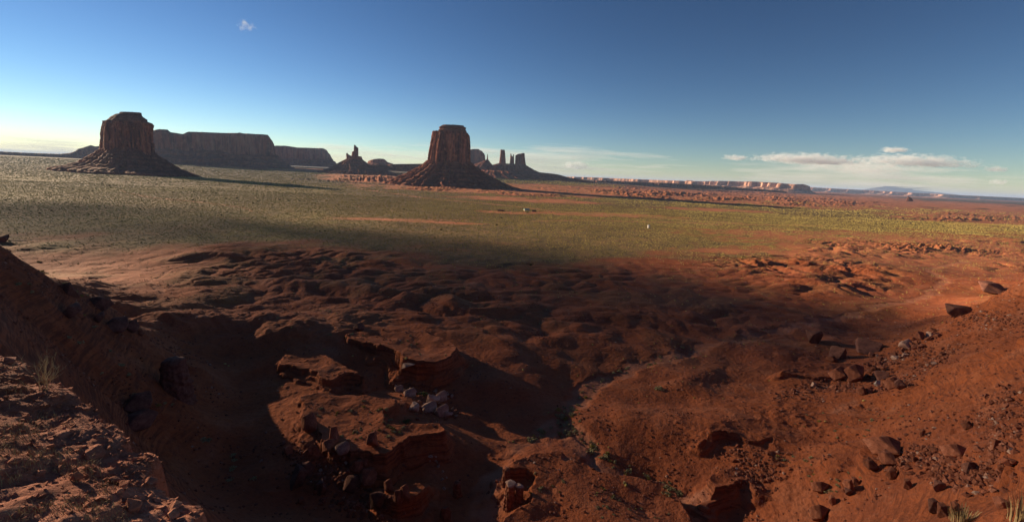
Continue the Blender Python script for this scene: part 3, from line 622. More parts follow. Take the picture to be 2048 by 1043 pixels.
# (x, y of the foot in the photo, width px, height px, colour, words)
BIG = [
 (1980,584,40,17,'d','long dark flat slab perched on the crest of the right hillside'),
 (1916,632,42,22,'d','tilted dark slab leaning on the right hillside below the crest slab'),
 (1839,679,15,19,'r','upright red boulder beside the pale block in the right rubble band'),
 (1813,694,20,14,'p','pale tan block topping the rubble band on the right hillside'),
 (1627,684,29,26,'d','dark square boulder alone on the flat beside the wash, right of the track'),
 (1668,714,28,26,'d','dark fractured boulder at the foot of the right hillside, behind a paler block'),
 (1665,722,19,10,'r','paler red block in front of the dark fractured boulder'),
 (1731,702,40,27,'d','big dark wedge boulder at the upper end of the rubble band'),
 (1676,757,27,23,'r','red boulder with flat split face, left of a pair at the hillside foot'),
 (1706,762,36,32,'r','largest rounded red boulder of the pair at the hillside foot'),
 (1762,758,20,18,'d','dark boulder just right of the large red pair'),
 (1783,775,20,21,'r','tall red boulder in the line of blocks above the open slope'),
 (1799,777,17,17,'d','dark blunt boulder ending the line of blocks above the open slope'),
 (1724,789,17,15,'r','red boulder in a knot of three below the large pair'),
 (1738,785,12,12,'r','small red boulder in the knot of three below the large pair'),
 (1755,770,11,9,'w','white stone among the red blocks right of the large pair'),
 (1767,905,48,32,'r','huge cracked red block in the middle of the right slope'),
 (1773,930,30,24,'r','red block propped under the huge cracked block'),
 (1738,936,26,17,'r','broken low red block left of the huge cracked block'),
 (1782,953,18,19,'r','triangular red block below the huge cracked block'),
 (1907,912,33,24,'r','large rounded red boulder right of the huge cracked block'),
 (1938,944,21,27,'d','tall dark boulder below the large rounded red boulder'),
 (1991,900,19,19,'r','round red boulder near the right edge above the rubble'),
 (1876,980,20,27,'d','upright dark faced boulder at the lower right slope'),
 (1815,975,18,14,'r','low rounded red boulder on the bare lower right slope'),
 (1639,980,26,19,'r','red boulder with shadow on the smooth bench, lower right'),
 (1698,978,18,18,'r','red boulder of a stacked pair on the smooth bench'),
 (1711,968,15,11,'r','smaller red boulder behind the stacked pair on the bench'),
 (1696,986,15,12,'d','dark boulder under the stacked pair on the bench'),
 (1637,1036,29,27,'r','pale red mushroom shaped boulder at the bottom edge below the bench'),
 (1663,1006,14,15,'r','pointed red boulder just above the mushroom shaped boulder'),
 (1864,1022,22,22,'d','dark blocky boulder at the bottom edge right of centre'),
 (1886,1034,24,22,'r','red boulder at the bottom edge beside the dry grass tuft'),
 (1905,1020,16,18,'r','small red boulder behind the dry grass tuft'),
 (1997,1030,26,21,'r','red boulder with long shadow in the bottom right corner'),
 (1932,855,14,14,'r','red boulder high in the right hand rubble chute'),
 (1842,870,9,17,'r','thin upright red stone on the open right slope'),
 (623,856,34,28,'r','largest red boulder at the left end of the lit terrace'),
 (670,882,20,34,'r','tall upright red boulder on the edge of the lit terrace'),
 (658,897,24,20,'r','red boulder in front of the tall upright one'),
 (685,902,21,18,'p','boulder with a pale broken top beside the tall upright one'),
 (746,893,24,36,'r','upright red boulder with a sunlit edge, lower terrace'),
 (718,938,20,16,'r','round red boulder below the terrace, left of a cluster'),
 (732,930,12,15,'r','small upright red boulder topping the cluster below the terrace'),
 (735,960,26,20,'r','sunlit red boulder at the front of the cluster below the terrace'),
 (779,978,20,26,'r','upright sunlit red boulder at the start of the low ledge'),
 (812,992,22,22,'r','blunt red boulder beneath the low ledge'),
 (796,1002,15,26,'r','thin pointed red boulder below the low ledge'),
 (590,962,32,34,'d','dark boulder in the shaded slope, lower left of centre'),
 (612,948,22,22,'d','dark boulder behind the shaded slope boulders, left of the cluster'),
 (648,984,26,28,'d','dark leaning boulder in the shaded slope below the terrace'),
 (704,975,27,22,'d','dark broad boulder just under the sunlit cluster'),
 (758,1010,28,28,'d','dark boulder at the bottom edge under the low ledge'),
 (890,1036,17,27,'r','pointed red boulder alone on the ravine floor at the bottom edge'),
 (817,731,27,8,'p','pale flat capstone on the corner of the rock terrace'),
 (820,790,18,13,'p','pale block high in the rockfall below the terrace'),
 (864,806,24,21,'p','largest pale block in the rockfall below the terrace'),
 (883,799,17,17,'p','pale block right of the largest one in the rockfall'),
 (858,818,24,12,'p','pale flat sunlit block in the rockfall'),
 (884,829,20,20,'p','pale split block at the foot of the rockfall'),
 (896,832,14,12,'p','pale leaning slab at the right foot of the rockfall'),
 (798,781,13,11,'p','pale rounded block at the left top of the rockfall'),
 (829,818,17,12,'p','pale angular block at the left foot of the rockfall'),
 (6,484,18,22,'d','dark block on the crest of the left ridge at the picture edge'),
 (146,592,30,27,'d','dark boulder with a sunlit tip on the left ridge crest'),
 (137,628,42,26,'d','long dark slab on the shaded face of the left ridge'),
 (203,618,32,24,'d','dark boulder half buried in the left ridge crest'),
 (196,640,26,18,'d','dark low boulder under the half buried one on the left ridge'),
 (264,662,17,20,'d','dark boulder with a lit top on the lower left ridge crest'),
 (283,670,10,13,'r','small lit red stone on the lower left ridge crest'),
 (234,660,32,22,'d','dark wide boulder on the lower left ridge face'),
 (278,820,36,30,'d','dark boulder in the shaded gully beyond the near rocky slope'),
 (275,850,46,22,'d','dark long slab in the shaded gully beyond the near rocky slope'),
 (718,660,15,13,'d','dark lump of rock on the rim behind the rock terrace'),
]
bp = cast([b[0] for b in BIG], [b[1] for b in BIG], 35)
for (x, y, w, h, k, lab), p in zip(BIG, bp):
    s = np.linalg.norm((p - CAM)) / FPX / math.sqrt(1 + ((x - 1024) / FPX) ** 2 + ((y - 521) / FPX) ** 2) * math.sqrt(1)
    s = ((p - CAM) @ F0) / FPX
    put_rock(p, w * s * 1.2, h * s * (1.3 if h < 1.2 * w else 1.0), random.choice(PR[k]), lab, rz=(random.uniform(-.4, .4)), tilt=.15 if h < 2 * w else .05, sink=.12)
# smaller rocks in their groups: (polyline or patch in the photo, count, size range px, label, group, pale share)
def along(poly, n, spread):
    poly = np.array(poly, float); L = np.concatenate([[0], np.cumsum(np.hypot(*np.diff(poly, axis=0).T))]); u = RNG.uniform(0, L[-1], n)
    x = np.interp(u, L, poly[:, 0]) + RNG.normal(0, spread, n); y = np.interp(u, L, poly[:, 1]) + RNG.normal(0, spread * .55, n); return x, y
ROCKS = [
 ([(1730,745),(1790,715),(1840,690),(1870,672)], 62, 15, 4, 11, 'red block in the dense rubble band on the right hillside', 'rubble band blocks', .1),
 ([(1560,795),(1640,770),(1700,775),(1800,770),(1850,735),(1920,690)], 46, 7, 3, 9, 'small red rock in the line of stones crossing the right hillside', 'stones in the crossing line', .15),
 ([(1790,925),(1850,905),(1880,940),(1950,960),(1990,940),(1940,985)], 60, 16, 4, 11, 'red rock in the rubble pile on the lower right slope', 'rubble pile rocks', .08),
 ([(2010,800),(1985,850),(2000,900),(1960,950),(2030,870)], 34, 15, 3, 10, 'red rock in the steep rubble chute at the right edge', 'rubble chute rocks', .12),
 ([(1450,900),(1500,915),(1560,890),(1540,945)], 16, 14, 3, 8, 'red rock fallen below the hollow in the lower right bank', 'rocks under the hollow', .3),
 ([(580,900),(650,940),(700,990),(760,1025),(620,1000)], 34, 20, 5, 14, 'dark red rock in the shaded rubble left of the ravine', 'shaded rubble rocks', .03),
 ([(800,770),(840,790),(880,785),(850,825),(920,818)], 26, 13, 3, 8, 'small pale rock in the rockfall below the rock terrace', 'rockfall pieces', 1.0),
 ([(850,905),(880,930),(900,960)], 12, 12, 3, 8, 'pale slab fragment on the dark slope above the ravine', 'slab fragments above the ravine', .9),
]
for poly, n, sp_, a, b, lab, grp, pale in ROCKS:
    x, y = along(poly, n, sp_); P3 = cast(x, y, 35)
    for p in P3:
        s = ((p - CAM) @ F0) / FPX; w = 1.3 * s * (a + (b - a) * random.random() ** 1.7)
        put_rock(p, w, w * random.uniform(.6, 1.05), random.choice(PSP if random.random() < pale else PS), lab, grp, rz=random.uniform(-3, 3), tilt=.5, name='rock', sink=.15)
# loose stone that nobody could count, strewn over the near slopes and along the rubble bands
def gravel(n):
    t = RNG.uniform(-1.3, 1.3, n); Y = RNG.uniform(62, 250, n); X = t * Y; k = RNG.random(n) < Y / 250; X, Y = X[k], Y[k]
    b = rbf(X, Y); slope = np.hypot(rbf(X + 2, Y) - b, rbf(X, Y + 2) - b) / 2
    cl = sstep(.0, .45, fbm(X / 11, Y / 11, 3, 501)); cl2 = sstep(.15, .4, fbm(X / 30, Y / 30, 2, 503)); pr = (.07 + .30 * sstep(.15, .5, slope)) * (.25 + cl) + .45 * cl * cl2
    k = RNG.random(X.size) < pr; X, Y = X[k], Y[k]; pr = pr[k]
    xs, ys = [], []
    for poly, m_, sp_ in (([(1560,795),(1640,770),(1700,775),(1800,770),(1850,735),(1920,690)], 1500, 12), ([(1730,745),(1790,715),(1840,690),(1870,672)], 1200, 17), ([(1790,925),(1850,905),(1880,940),(1950,960),(1990,940)], 1300, 32), ([(2010,800),(1985,850),(2000,900),(2040,760)], 800, 26), ([(580,900),(650,940),(700,990),(760,1025)], 1600, 34), ([(800,770),(840,790),(880,785),(850,825),(930,830)], 700, 22), ([(1450,900),(1500,915),(1540,945),(1480,960)], 600, 22), ([(1900,640),(1960,640),(2040,640)], 900, 22)):
        x, y = along(poly, m_, sp_); xs.append(x); ys.append(y)
    P3 = cast(np.concatenate(xs), np.concatenate(ys), 45, 420, 150); X = np.concatenate([X, P3[:, 0]]); Y = np.concatenate([Y, P3[:, 1]]); n = X.size
    Z = height(X, Y); r = .05 + .42 * RNG.random(n) ** 4.0; r[-len(P3):] *= 1.5
    d = np.array([(1, 0, 0), (0, 1, 0), (-1, 0, 0), (0, -1, 0), (.5, .5, .75), (-.5, .5, .8), (-.5, -.5, .7), (.5, -.5, .85)]); a = RNG.uniform(0, 6.28, n); ca, sa = np.cos(a)[:, None], np.sin(a)[:, None]
    q = d[None] * r[:, None, None] * RNG.uniform(.6, 1.25, (n, 8, 3)); q[:, :4, 2] -= .25 * r[:, None]; q[..., 2] *= RNG.uniform(.5, 1.15, (n, 1))
    V = np.stack([X[:, None] + q[..., 0] * ca - q[..., 1] * sa, Y[:, None] + q[..., 0] * sa + q[..., 1] * ca, Z[:, None] + q[..., 2]], -1).reshape(-1, 3)
    b_ = np.arange(n)[:, None] * 8; f4 = np.array([(4, 5, 6, 7)]); f3 = np.array([(0, 1, 4), (1, 5, 4), (1, 2, 5), (2, 6, 5), (2, 3, 6), (3, 7, 6), (3, 0, 7), (0, 4, 7)])
    me = mesh_np('gravel', V, [(b_[:, None] + f4[None]).reshape(-1, 4), (b_[:, None] + f3[None]).reshape(-1, 3)], False)
    at_ = me.attributes.new('tone', 'FLOAT', 'POINT'); at_.data.foreach_set('value', np.repeat(RNG.random(n) ** 1.5, 8).astype(np.float32))
    g = NT('loose_stone'); col = g.ramp(g.attr('tone'), [(0, (.15, .052, .03)), (.6, (.28, .098, .054)), (.93, (.34, .15, .095)), (1, (.50, .36, .28))]); col = g.mix(g.ramp(g.noise(7, 3), [(.4, .5), (.6, 0)]), col, (.10, .04, .026))
    link('gravel', me, g.fin(col), kind='stuff'); print('gravel', n)
gravel(520000)
# hoodoo pillars with pale cap slabs, and two dark rock stacks
def pillar(x, y, w, h, lab, cap, mat=BRED, capmat=BPALE, seed=1):
    p = cast([x], [y], 35)[0]; s = ((p - CAM) @ F0) / FPX; W_, H_ = w * s, h * s
    r = thing('rock_pillar', lab, 'rock pillar', tuple(p))
    nz, nth = 46, 60; th = np.linspace(0, 2 * np.pi, nth, endpoint=False); Z = np.linspace(-.25, 1, nz)
    TH, ZZ = np.meshgrid(th, Z); rad = W_ / 2 * (1.15 - .35 * ZZ) * (1 + .22 * perlin(np.cos(TH) * 2.2 + ZZ, np.sin(TH) * 2.2, seed) + .14 * perlin(np.cos(TH) * 4, ZZ * 9 + np.sin(TH), seed + 1) + .1 * perlin(ZZ * 22 + 0 * TH, np.sin(TH), seed + 2))
    V = np.stack([rad * np.cos(TH), rad * np.sin(TH), ZZ * H_], -1).reshape(-1, 3)
    top = np.arange((nz - 1) * nth, nz * nth)
    V = np.concatenate([V, [[0, 0, H_ * 1.03]]]); i = np.arange(nth)
    Fc = [grid_faces(nz, nth, True), np.stack([top, np.roll(top, -1), np.full(nth, len(V) - 1)], -1)]
    link('shaft', mesh_np('shaft', V, Fc), mat, r)
    if cap:
        me = rock_proto(900 + seed, 3, 9, .05); me.name = 'capstone'; o = link('capstone', me, capmat, r); o.location = (0, 0, H_ * 1.0 + W_ * .08); o.scale = (W_ * .62 * cap, W_ * .62 * cap, W_ * .2)
pillar(1019, 1004, 22, 40, 'sunlit red rock pillar with a pale cap slab beside the ravine', 1.0, seed=3)
pillar(1038, 1000, 16, 32, 'shorter rock pillar with a small pale cap, right of the taller one', .9, seed=5)
pillar(1012, 962, 16, 28, 'plain red rock pillar at the top of the ravine wall', 0, seed=7)
pillar(914, 990, 15, 30, 'small lone hoodoo standing on the ravine floor', .8, capmat=BRED, seed=9)
pillar(355, 792, 46, 78, 'large dark rock stack with a lit top on the shaded left slope', 0, BDARK, seed=11)
for o in list(COL.objects):
    if o.parent and 'placed' not in o: o['placed'] = 1

# ------------------------------------------------------------------ plants
def leaf_mat(name, c1, c2, attr=False):
    g = NT(name)
    f = g.attr('tone') if attr else g.n('ShaderNodeObjectInfo').outputs['Random']
    col = g.ramp(f, [(0, c1), (1, c2)]); col = g.mix(g.ramp(g.noise(3.0, 3), [(.4, .4), (.6, 0)]), col, tuple(x * .6 for x in c1))
    g.b.inputs['Roughness'].default_value = .8; return g.fin(col)
SAGE = leaf_mat('sage_leaves', (.25, .23, .12), (.42, .38, .19)); YEL = leaf_mat('yellow_rabbitbrush', (.24, .21, .05), (.36, .30, .08)); GREEN = leaf_mat('green_leaves', (.06, .085, .022), (.10, .12, .035)); JUN = leaf_mat('juniper_leaves', (.035, .04, .02), (.06, .065, .03))
STRAW = leaf_mat('dry_straw', (.34, .25, .12), (.46, .35, .18)); BARK = leaf_mat('bark', (.10, .07, .05), (.14, .10, .07))
COVER = leaf_mat('scrub_cover', (.28, .215, .056), (.63, .49, .15), True)
def leafball(n, seed, shape=(1, 1, .75), leaf=.16, lobes=7, mn=.25):
    rr = np.random.default_rng(seed); c = rr.normal(size=(lobes, 3)); c /= np.linalg.norm(c, axis=1)[:, None]; c *= rr.uniform(.2, .65, lobes)[:, None]; c[:, 2] = np.abs(c[:, 2])
    k = rr.integers(0, lobes, n); d = rr.normal(size=(n, 3)); d /= np.linalg.norm(d, axis=1)[:, None]
    P_ = (c[k] + d * (rr.uniform(mn, 1, n) ** .5)[:, None] * rr.uniform(.3, .48, lobes)[k][:, None]) * np.array(shape); P_[:, 2] = np.abs(P_[:, 2])
    a = rr.normal(size=(n, 3)); a /= np.linalg.norm(a, axis=1)[:, None]; b = np.cross(a, rr.normal(size=(n, 3))); b /= np.linalg.norm(b, axis=1)[:, None]
    L = leaf * rr.uniform(.6, 1.4, n)[:, None]
    V = np.stack([P_ - a * L, P_ + b * L * .6, P_ + a * L, P_ - b * L * .6], 1).reshape(-1, 3)
    return V, np.arange(4 * n).reshape(n, 4)
def blades(n, seed, h=1.0, spread=.35, w=.012, lean=.5):
    rr = np.random.default_rng(seed); V = []; Fc = []
    for i in range(n):
        a = rr.uniform(0, 6.28); r0 = spread * .5 * rr.uniform(0, 1) ** .5; d = np.array([math.cos(a), math.sin(a), 0]); H = h * rr.uniform(.5, 1); l = lean * rr.uniform(.2, 1) * H
        s = np.array([-d[1], d[0], 0]) * w; k = len(V)
        for j in range(4):
            t = j / 3; c = d * (r0 + l * t * t) + np.array([0, 0, H * t]); V += [c - s * (1 - .8 * t), c + s * (1 - .8 * t)]
        for j in range(3): Fc.append([k + 2 * j, k + 2 * j + 1, k + 2 * j + 3, k + 2 * j + 2])
    return np.array(V), np.array(Fc)
SH = []
for i in range(4):
    V, Fc = leafball(150, 40 + i, leaf=.13); me = mesh_np('sagebrush', V, Fc, False); me.materials.append(SAGE); SH.append(me)
SY = []
for i in range(2):
    V, Fc = leafball(150, 50 + i, (.9, .9, .9), .12); me = mesh_np('rabbitbrush', V, Fc, False); me.materials.append(YEL); SY.append(me)
V, Fc = leafball(190, 60, leaf=.13); me = mesh_np('green_bush', V, Fc, False); me.materials.append(GREEN); SG = [me]
SHRUB = [
 ([(1060,880),(1110,850),(1150,815),(1150,840),(1120,870)], 42, 9, 5, 12, 'sagebrush bush in the thick line of brush along the forked wash', 'brush along the forked wash', .25),
 ([(1150,860),(1190,900),(1240,930),(1310,960),(1360,985)], 40, 9, 5, 13, 'sagebrush bush beside the dry channel curving to the lower right', 'bushes beside the curving channel', .2),
 ([(1130,830),(1190,765),(1260,730),(1400,695)], 30, 10, 3, 8, 'low sagebrush along the upper wash beyond the fork', 'brush along the upper wash', .1),
 ([(1060,960),(1150,985),(1250,990),(1180,1020),(1320,1030)], 32, 17, 4, 9, 'small bush dotted over the smooth lit knoll at bottom centre', 'bushes on the lit knoll', .3),
 ([(640,835),(720,810),(760,830),(790,860),(690,870)], 40, 15, 4, 8, 'small bush on the lit terrace left of centre', 'bushes on the lit terrace', .45),
 ([(1560,905),(1620,925),(1600,955),(1700,950),(1650,1010)], 24, 18, 4, 9, 'grey green bush on the smooth bench at lower right', 'bushes on the smooth bench', .15),
 ([(1600,830),(1700,850),(1800,830),(1900,800)], 22, 22, 3, 7, 'small grey bush on the open right hillside', 'bushes on the open right hillside', .1),
 ([(700,690),(780,675),(860,700),(640,660)], 18, 12, 3, 6, 'small bush on top of the rock terrace', 'bushes on the rock terrace', .4),
 ([(60,520),(90,545),(130,570),(170,595)], 10, 4, 6, 12, 'bush with sunlit tips along the left ridge crest', 'bushes on the left ridge crest', .6),
 ([(40,560),(120,640),(200,720),(330,800),(430,900),(520,960)], 22, 22, 6, 12, 'dark bush on the shaded face of the left ridge', 'bushes on the shaded left ridge', .1),
]
for poly, n, sp_, a, b, lab, grp, yl in SHRUB:
    x, y = along(poly, n, sp_); P3 = cast(x, y, 35)
    for p in P3:
        s = ((p - CAM) @ F0) / FPX; w = s * (a + (b - a) * random.random() ** 1.4) / 1.05
        o = bpy.data.objects.new('sagebrush', random.choice(SY if random.random() < yl else SH)); COL.objects.link(o)
        o.location = (p[0], p[1], p[2] - .06 * w); o.scale = (w, w, w * random.uniform(.8, 1.1)); o.rotation_euler = (0, 0, random.uniform(0, 6.28)); tag(o, lab, 'bush', grp)
for x, y, w, lab in ((843,790,20,'bright green bush among the pale rockfall blocks'), (812,843,16,'green bush in the shade under the lit terrace rim'), (1053,1010,14,'green bush at the foot of the ravine pillars'), (1318,778,22,'largest grey bush at the bend of the upper wash')):
    p = cast([x], [y], 35)[0]; s = ((p - CAM) @ F0) / FPX * w / 1.6
    o = link('green_bush', SG[0] if 'green' in lab else SH[0], label=lab, cat='bush'); o.location = tuple(p); o.scale = (s, s, s * .8)

# scrub that nobody could count: one dome of leaves per bush, thick on the plain and thin in the basin
def scrub():
    n = 900000
    t = RNG.uniform(-1.36, 1.36, n); Q = RNG.uniform(0, 1, n) ** .5 * (1150 - 75) + 75; X = t * Q
    keep = RNG.random(n) < np.clip(Q / 1150, 0, 1); X, Y = X[keep], Q[keep]
    v, _ = veg_mask(X, Y); wv = np.zeros(X.shape)
    for poly, w, d in WASH: wv = np.maximum(wv, 1 - sstep(w * 1.2, w * 5, seg_dist(X, Y, poly)))
    cl = sstep(-.15, .35, fbm(X / 9, Y / 9, 3, 401))
    pr = np.where(v > .55, .62 * (.6 + .4 * cl) * (1 - .85 * sstep(520, 1120, Y)), .20 * cl + .26 * cl * sstep(.45, .95, Y / plain_y(X, Y)) + .30 * wv * cl + .30 * v)
    k = RNG.random(X.size) < pr; X, Y, v = X[k], Y[k], v[k]
    t = RNG.uniform(-1.36, 1.36, 300000); Q = RNG.uniform(560, 3900, 300000); v2, _ = veg_mask(t * Q, Q)      # bigger clumps farther out
    k = RNG.random(t.size) < v2 * sstep(560, 1000, Q) * (1 - .5 * sstep(2000, 3900, Q)) * np.where(t > .25, 1 - sstep(2000, 2400, Q), 1) * (.35 + .65 * sstep(-.2, .3, fbm(t * Q / 60, Q / 60, 3, 407))); X, Y, v = np.concatenate([X, (t * Q)[k]]), np.concatenate([Y, Q[k]]), np.concatenate([v, v2[k]]); n = X.size
    Z = height(X, Y); r = RNG.uniform(.28, .62, n) * (1 + 1.3 * sstep(800, 1700, Y) + 1.8 * sstep(1900, 3600, Y)) * (1 + .45 * sstep(300, 900, Y)) * np.where(v > .5, 1.1, .85); h = r * RNG.uniform(.4, .85, n); a0 = RNG.uniform(0, 6.28, n)
    m = 5; ang = a0[:, None] + np.arange(m) * 2 * np.pi / m; rr = r[:, None] * RNG.uniform(.7, 1.25, (n, m))
    lo = np.stack([X[:, None] + rr * np.cos(ang), Y[:, None] + rr * np.sin(ang), np.broadcast_to(Z[:, None] - .1, ang.shape)], -1)
    hi = np.stack([X[:, None] + .72 * rr * np.cos(ang + .5), Y[:, None] + .72 * rr * np.sin(ang + .5), Z[:, None] + h[:, None] * RNG.uniform(.45, .85, (n, m))], -1)
    tp = np.stack([X + r * .2 * RNG.normal(size=n), Y + r * .2 * RNG.normal(size=n), Z + h], -1)[:, None]
    V = np.concatenate([lo, hi, tp], 1); K = 2 * m + 1; b = np.arange(n)[:, None] * K; i = np.arange(m); j = (i + 1) % m
    q = np.stack([b + i, b + j, b + m + j, b + m + i], -1).reshape(-1, 4); tr = np.stack([b + m + i, b + m + j, np.broadcast_to(b + 2 * m, (n, m))], -1).reshape(-1, 3)
    me = mesh_np('scrub_cover', V.reshape(-1, 3), [q, tr], False)
    yel = .5 + .9 * fbm(X / 90, Y / 60, 3, 405)
    tone = np.clip(RNG.uniform(-.25, .65, n) + .5 * yel, 0, 1)
    a = me.attributes.new('tone', 'FLOAT', 'POINT'); a.data.foreach_set('value', np.repeat(tone, K).astype(np.float32))
    link('scrub_cover', me, COVER, kind='stuff'); print('scrub', n)
scrub()

# junipers dotted over the plain
V, Fc = leafball(220, 70, (1, 1, 1.0), .13, 9); V[:, 2] += .12
rv, rf = [], []
JT = mesh_np('juniper_tree', V, Fc, False); JT.materials.append(JUN)
V2, F2 = leafball(160, 71, (1.15, 1.15, .8), .14, 7); V2[:, 2] += .1; JT2 = mesh_np('juniper_tree', V2, F2, False); JT2.materials.append(JUN)
def jt(c, sx, sy, k): return [(sx + a * k, sy + b * k) for a, b in c]
J1 = jt([(35,645),(110,648),(195,655),(228,662),(318,665),(430,665),(160,655),(390,660),(440,685),(130,573),(563,757),(1015,642),(1130,645),(1195,653),(1215,637),(1295,733),(1085,712),(1320,637),(1385,635),(1397,645),(1507,652),(1638,643),(1690,650),(1567,583),(1133,597),(940,692),(820,697),(800,675),(620,690),(583,680),(178,727),(97,693),(62,705),(235,720),(300,707),(378,700),(437,713),(710,770),(1265,603),(1070,575),(915,553),(868,547),(740,540),(515,592),(545,592),(425,583),(1230,575),(1480,665),(1755,650),(1330,712),(640,560),(600,548),(700,600),(960,585),(1010,600)], 0, 180, .3418)
J2 = jt([(1870,828),(1900,825),(1985,835)], 0, 180, .3418)
J3 = jt([(345,657),(250,587),(165,612),(190,570),(375,560),(905,605),(873,703),(925,690),(985,732),(1092,732),(1140,730),(1197,730),(768,760),(1410,657),(1190,645),(525,680),(550,640),(245,657),(800,637),(450,660),(1120,690),(1600,660),(1700,650)], 620, 200, .3418)
J4 = [(1764,448),(1936,457),(1779,431),(1350,441),(1532,441),(1830,450),(1700,455)]
for L, lab, grp in ((J1, 'dark juniper dotted on the dim plain below the left butte', 'junipers below the left butte'), (J2, 'dark juniper in a row of three where the plain meets the shaded basin', 'row of three junipers'), (J3, 'dark juniper on the lit plain in front of the middle butte', 'junipers before the middle butte'), (J4, 'dark juniper on the sunlit plain at right', 'junipers on the right plain')):
    P3 = cast([a for a, b in L], [b for a, b in L], 200)
    for p in P3:
        s = ((p - CAM) @ F0) / FPX; w = s * random.uniform(2.2, 4.6) / 1.5
        o = bpy.data.objects.new('juniper_tree', random.choice((JT, JT2))); COL.objects.link(o); o.location = tuple(p - np.array([0, 0, .1 * w])); o.scale = (w, w, w * random.uniform(.8, 1.1)); o.rotation_euler = (0, 0, random.uniform(0, 6.28)); tag(o, lab, 'tree', grp)
p = cast([1292], [533], 100)[0] if False else cast([1061], [531], 100)[0]
s = ((p - CAM) @ F0) / FPX * 4.5; o = link('juniper_tree', JT, label='single dark juniper on the near rim of the sage plain, above the basin', cat='tree'); o.location = tuple(p); o.scale = (s, s, s)

# dry grass and weeds close to the viewpoint
def tuft(x, y, h, n, seed, lab, lo=20, w=.012, spread=.35):
    p = cast([x], [y], lo)[0]; s = ((p - CAM) @ F0) / FPX * h
    V, Fc = blades(n, seed, 1.0, spread, w); o = link('dry_grass_tuft', mesh_np('dry_grass_tuft', V, Fc, False), STRAW, label=lab, cat='grass tuft'); o.location = tuple(p); o.scale = (s, s, s)
tuft(1925, 1046, 34, 160, 81, 'straw coloured grass tuft at the bottom edge near the right corner', spread=1.2, w=.03)
tuft(2044, 1046, 62, 60, 82, 'tall straw coloured grass at the very bottom right corner', spread=.7, w=.02)
def weed(x, y, Y, h, seed, lab):
    p = at(np.array([float(x)]), np.array([float(y)]), Y)[0]; p[2] = ledge_z(np.array([p[0]]), np.array([p[1]]))[0] - .02
    rr = np.random.default_rng(seed); V = []; Fc = []
    def stem(a, d, L, w, dep):
        c = np.array(a, float); d = np.array(d, float); k0 = None
        for j in range(6):
            s = np.cross(d, [0, 1, .2]); s = s / (np.linalg.norm(s) + 1e-9) * w * (1 - .12 * j); u = np.cross(d, s); u = u / (np.linalg.norm(u) + 1e-9) * w * (1 - .12 * j)
            k = len(V); V.extend([c + s, c - .5 * s + .87 * u, c - .5 * s - .87 * u])
            if k0 is not None:
                for q in range(3): Fc.append([k0 + q, k0 + (q + 1) % 3, k + (q + 1) % 3, k + q])
            k0 = k; c = c + d * L / 5; d = d + rr.normal(size=3) * .13; d[2] += .06; d = d / np.linalg.norm(d)
            if dep and j in (2, 3, 4) and rr.random() < .8: stem(c, d + rr.normal(size=3) * .4, L * .45, w * .6, dep - 1)
    for i in range(11):
        d = np.array([rr.normal() * .45 + .25, rr.normal() * .3, 1.0]); stem((rr.normal() * .02, rr.normal() * .02, 0), d / np.linalg.norm(d), h * rr.uniform(.5, 1), .0035, 2)
    o = link('dry_weed', mesh_np('dry_weed', np.array(V), np.array(Fc), False), STRAW, label=lab, cat='weed'); o.location = tuple(p)
weed(82, 738, 5.6, .36, 91, 'dry leafless weed on the upper edge of the near rocky slope')
weed(86, 784, 5.25, .40, 92, 'dry weed leaning right from the lower edge of the near rocky slope')

# loose shale: countless flakes as one, the larger slabs as things
def flakes(n):
    X = RNG.uniform(-9, -.6, n); Y = RNG.uniform(1.9, 7.2, n); ex = np.interp(Y, EDGE[::-1, 1], EDGE[::-1, 0]); k = (X < ex + .15) & (RNG.random(n) < .35 + .65 * sstep(-2.0, -.1, X - ex)); X, Y = X[k], Y[k]; n = X.size
    Z = ledge_z(X, Y); r = .005 + .040 * RNG.random(n) ** 5; m = 6; a = RNG.uniform(0, 6.28, n)[:, None] + np.arange(m) * 2 * np.pi / m + RNG.normal(0, .25, (n, m)); rr = r[:, None] * RNG.uniform(.6, 1.2, (n, m))
    x, y = rr * np.cos(a), rr * np.sin(a) * RNG.uniform(.45, 1, (n, 1)); th = r[:, None] * RNG.uniform(.12, .4, (n, 1)); tx = RNG.normal(0, .28, (n, 1)) + .12; ty = RNG.normal(0, .28, (n, 1))
    f = lambda zo, s: np.stack([X[:, None] + x * s, Y[:, None] + y * s, Z[:, None] + zo + tx * x * s + ty * y * s], -1)
    V = np.concatenate([f(-th * .6, 1.0), f(th, .88)], 1); K = 2 * m; b = np.arange(n)[:, None] * K; i = np.arange(m); j = (i + 1) % m
    q = np.stack([b + i, b + j, b + m + j, b + m + i], -1).reshape(-1, 4); tp = (b + m + i)
    me = mesh_np('shale_flakes', V.reshape(-1, 3), [q, tp], False); me.materials.append(SHALE); link('shale_flakes', me, kind='stuff')
flakes(48000)
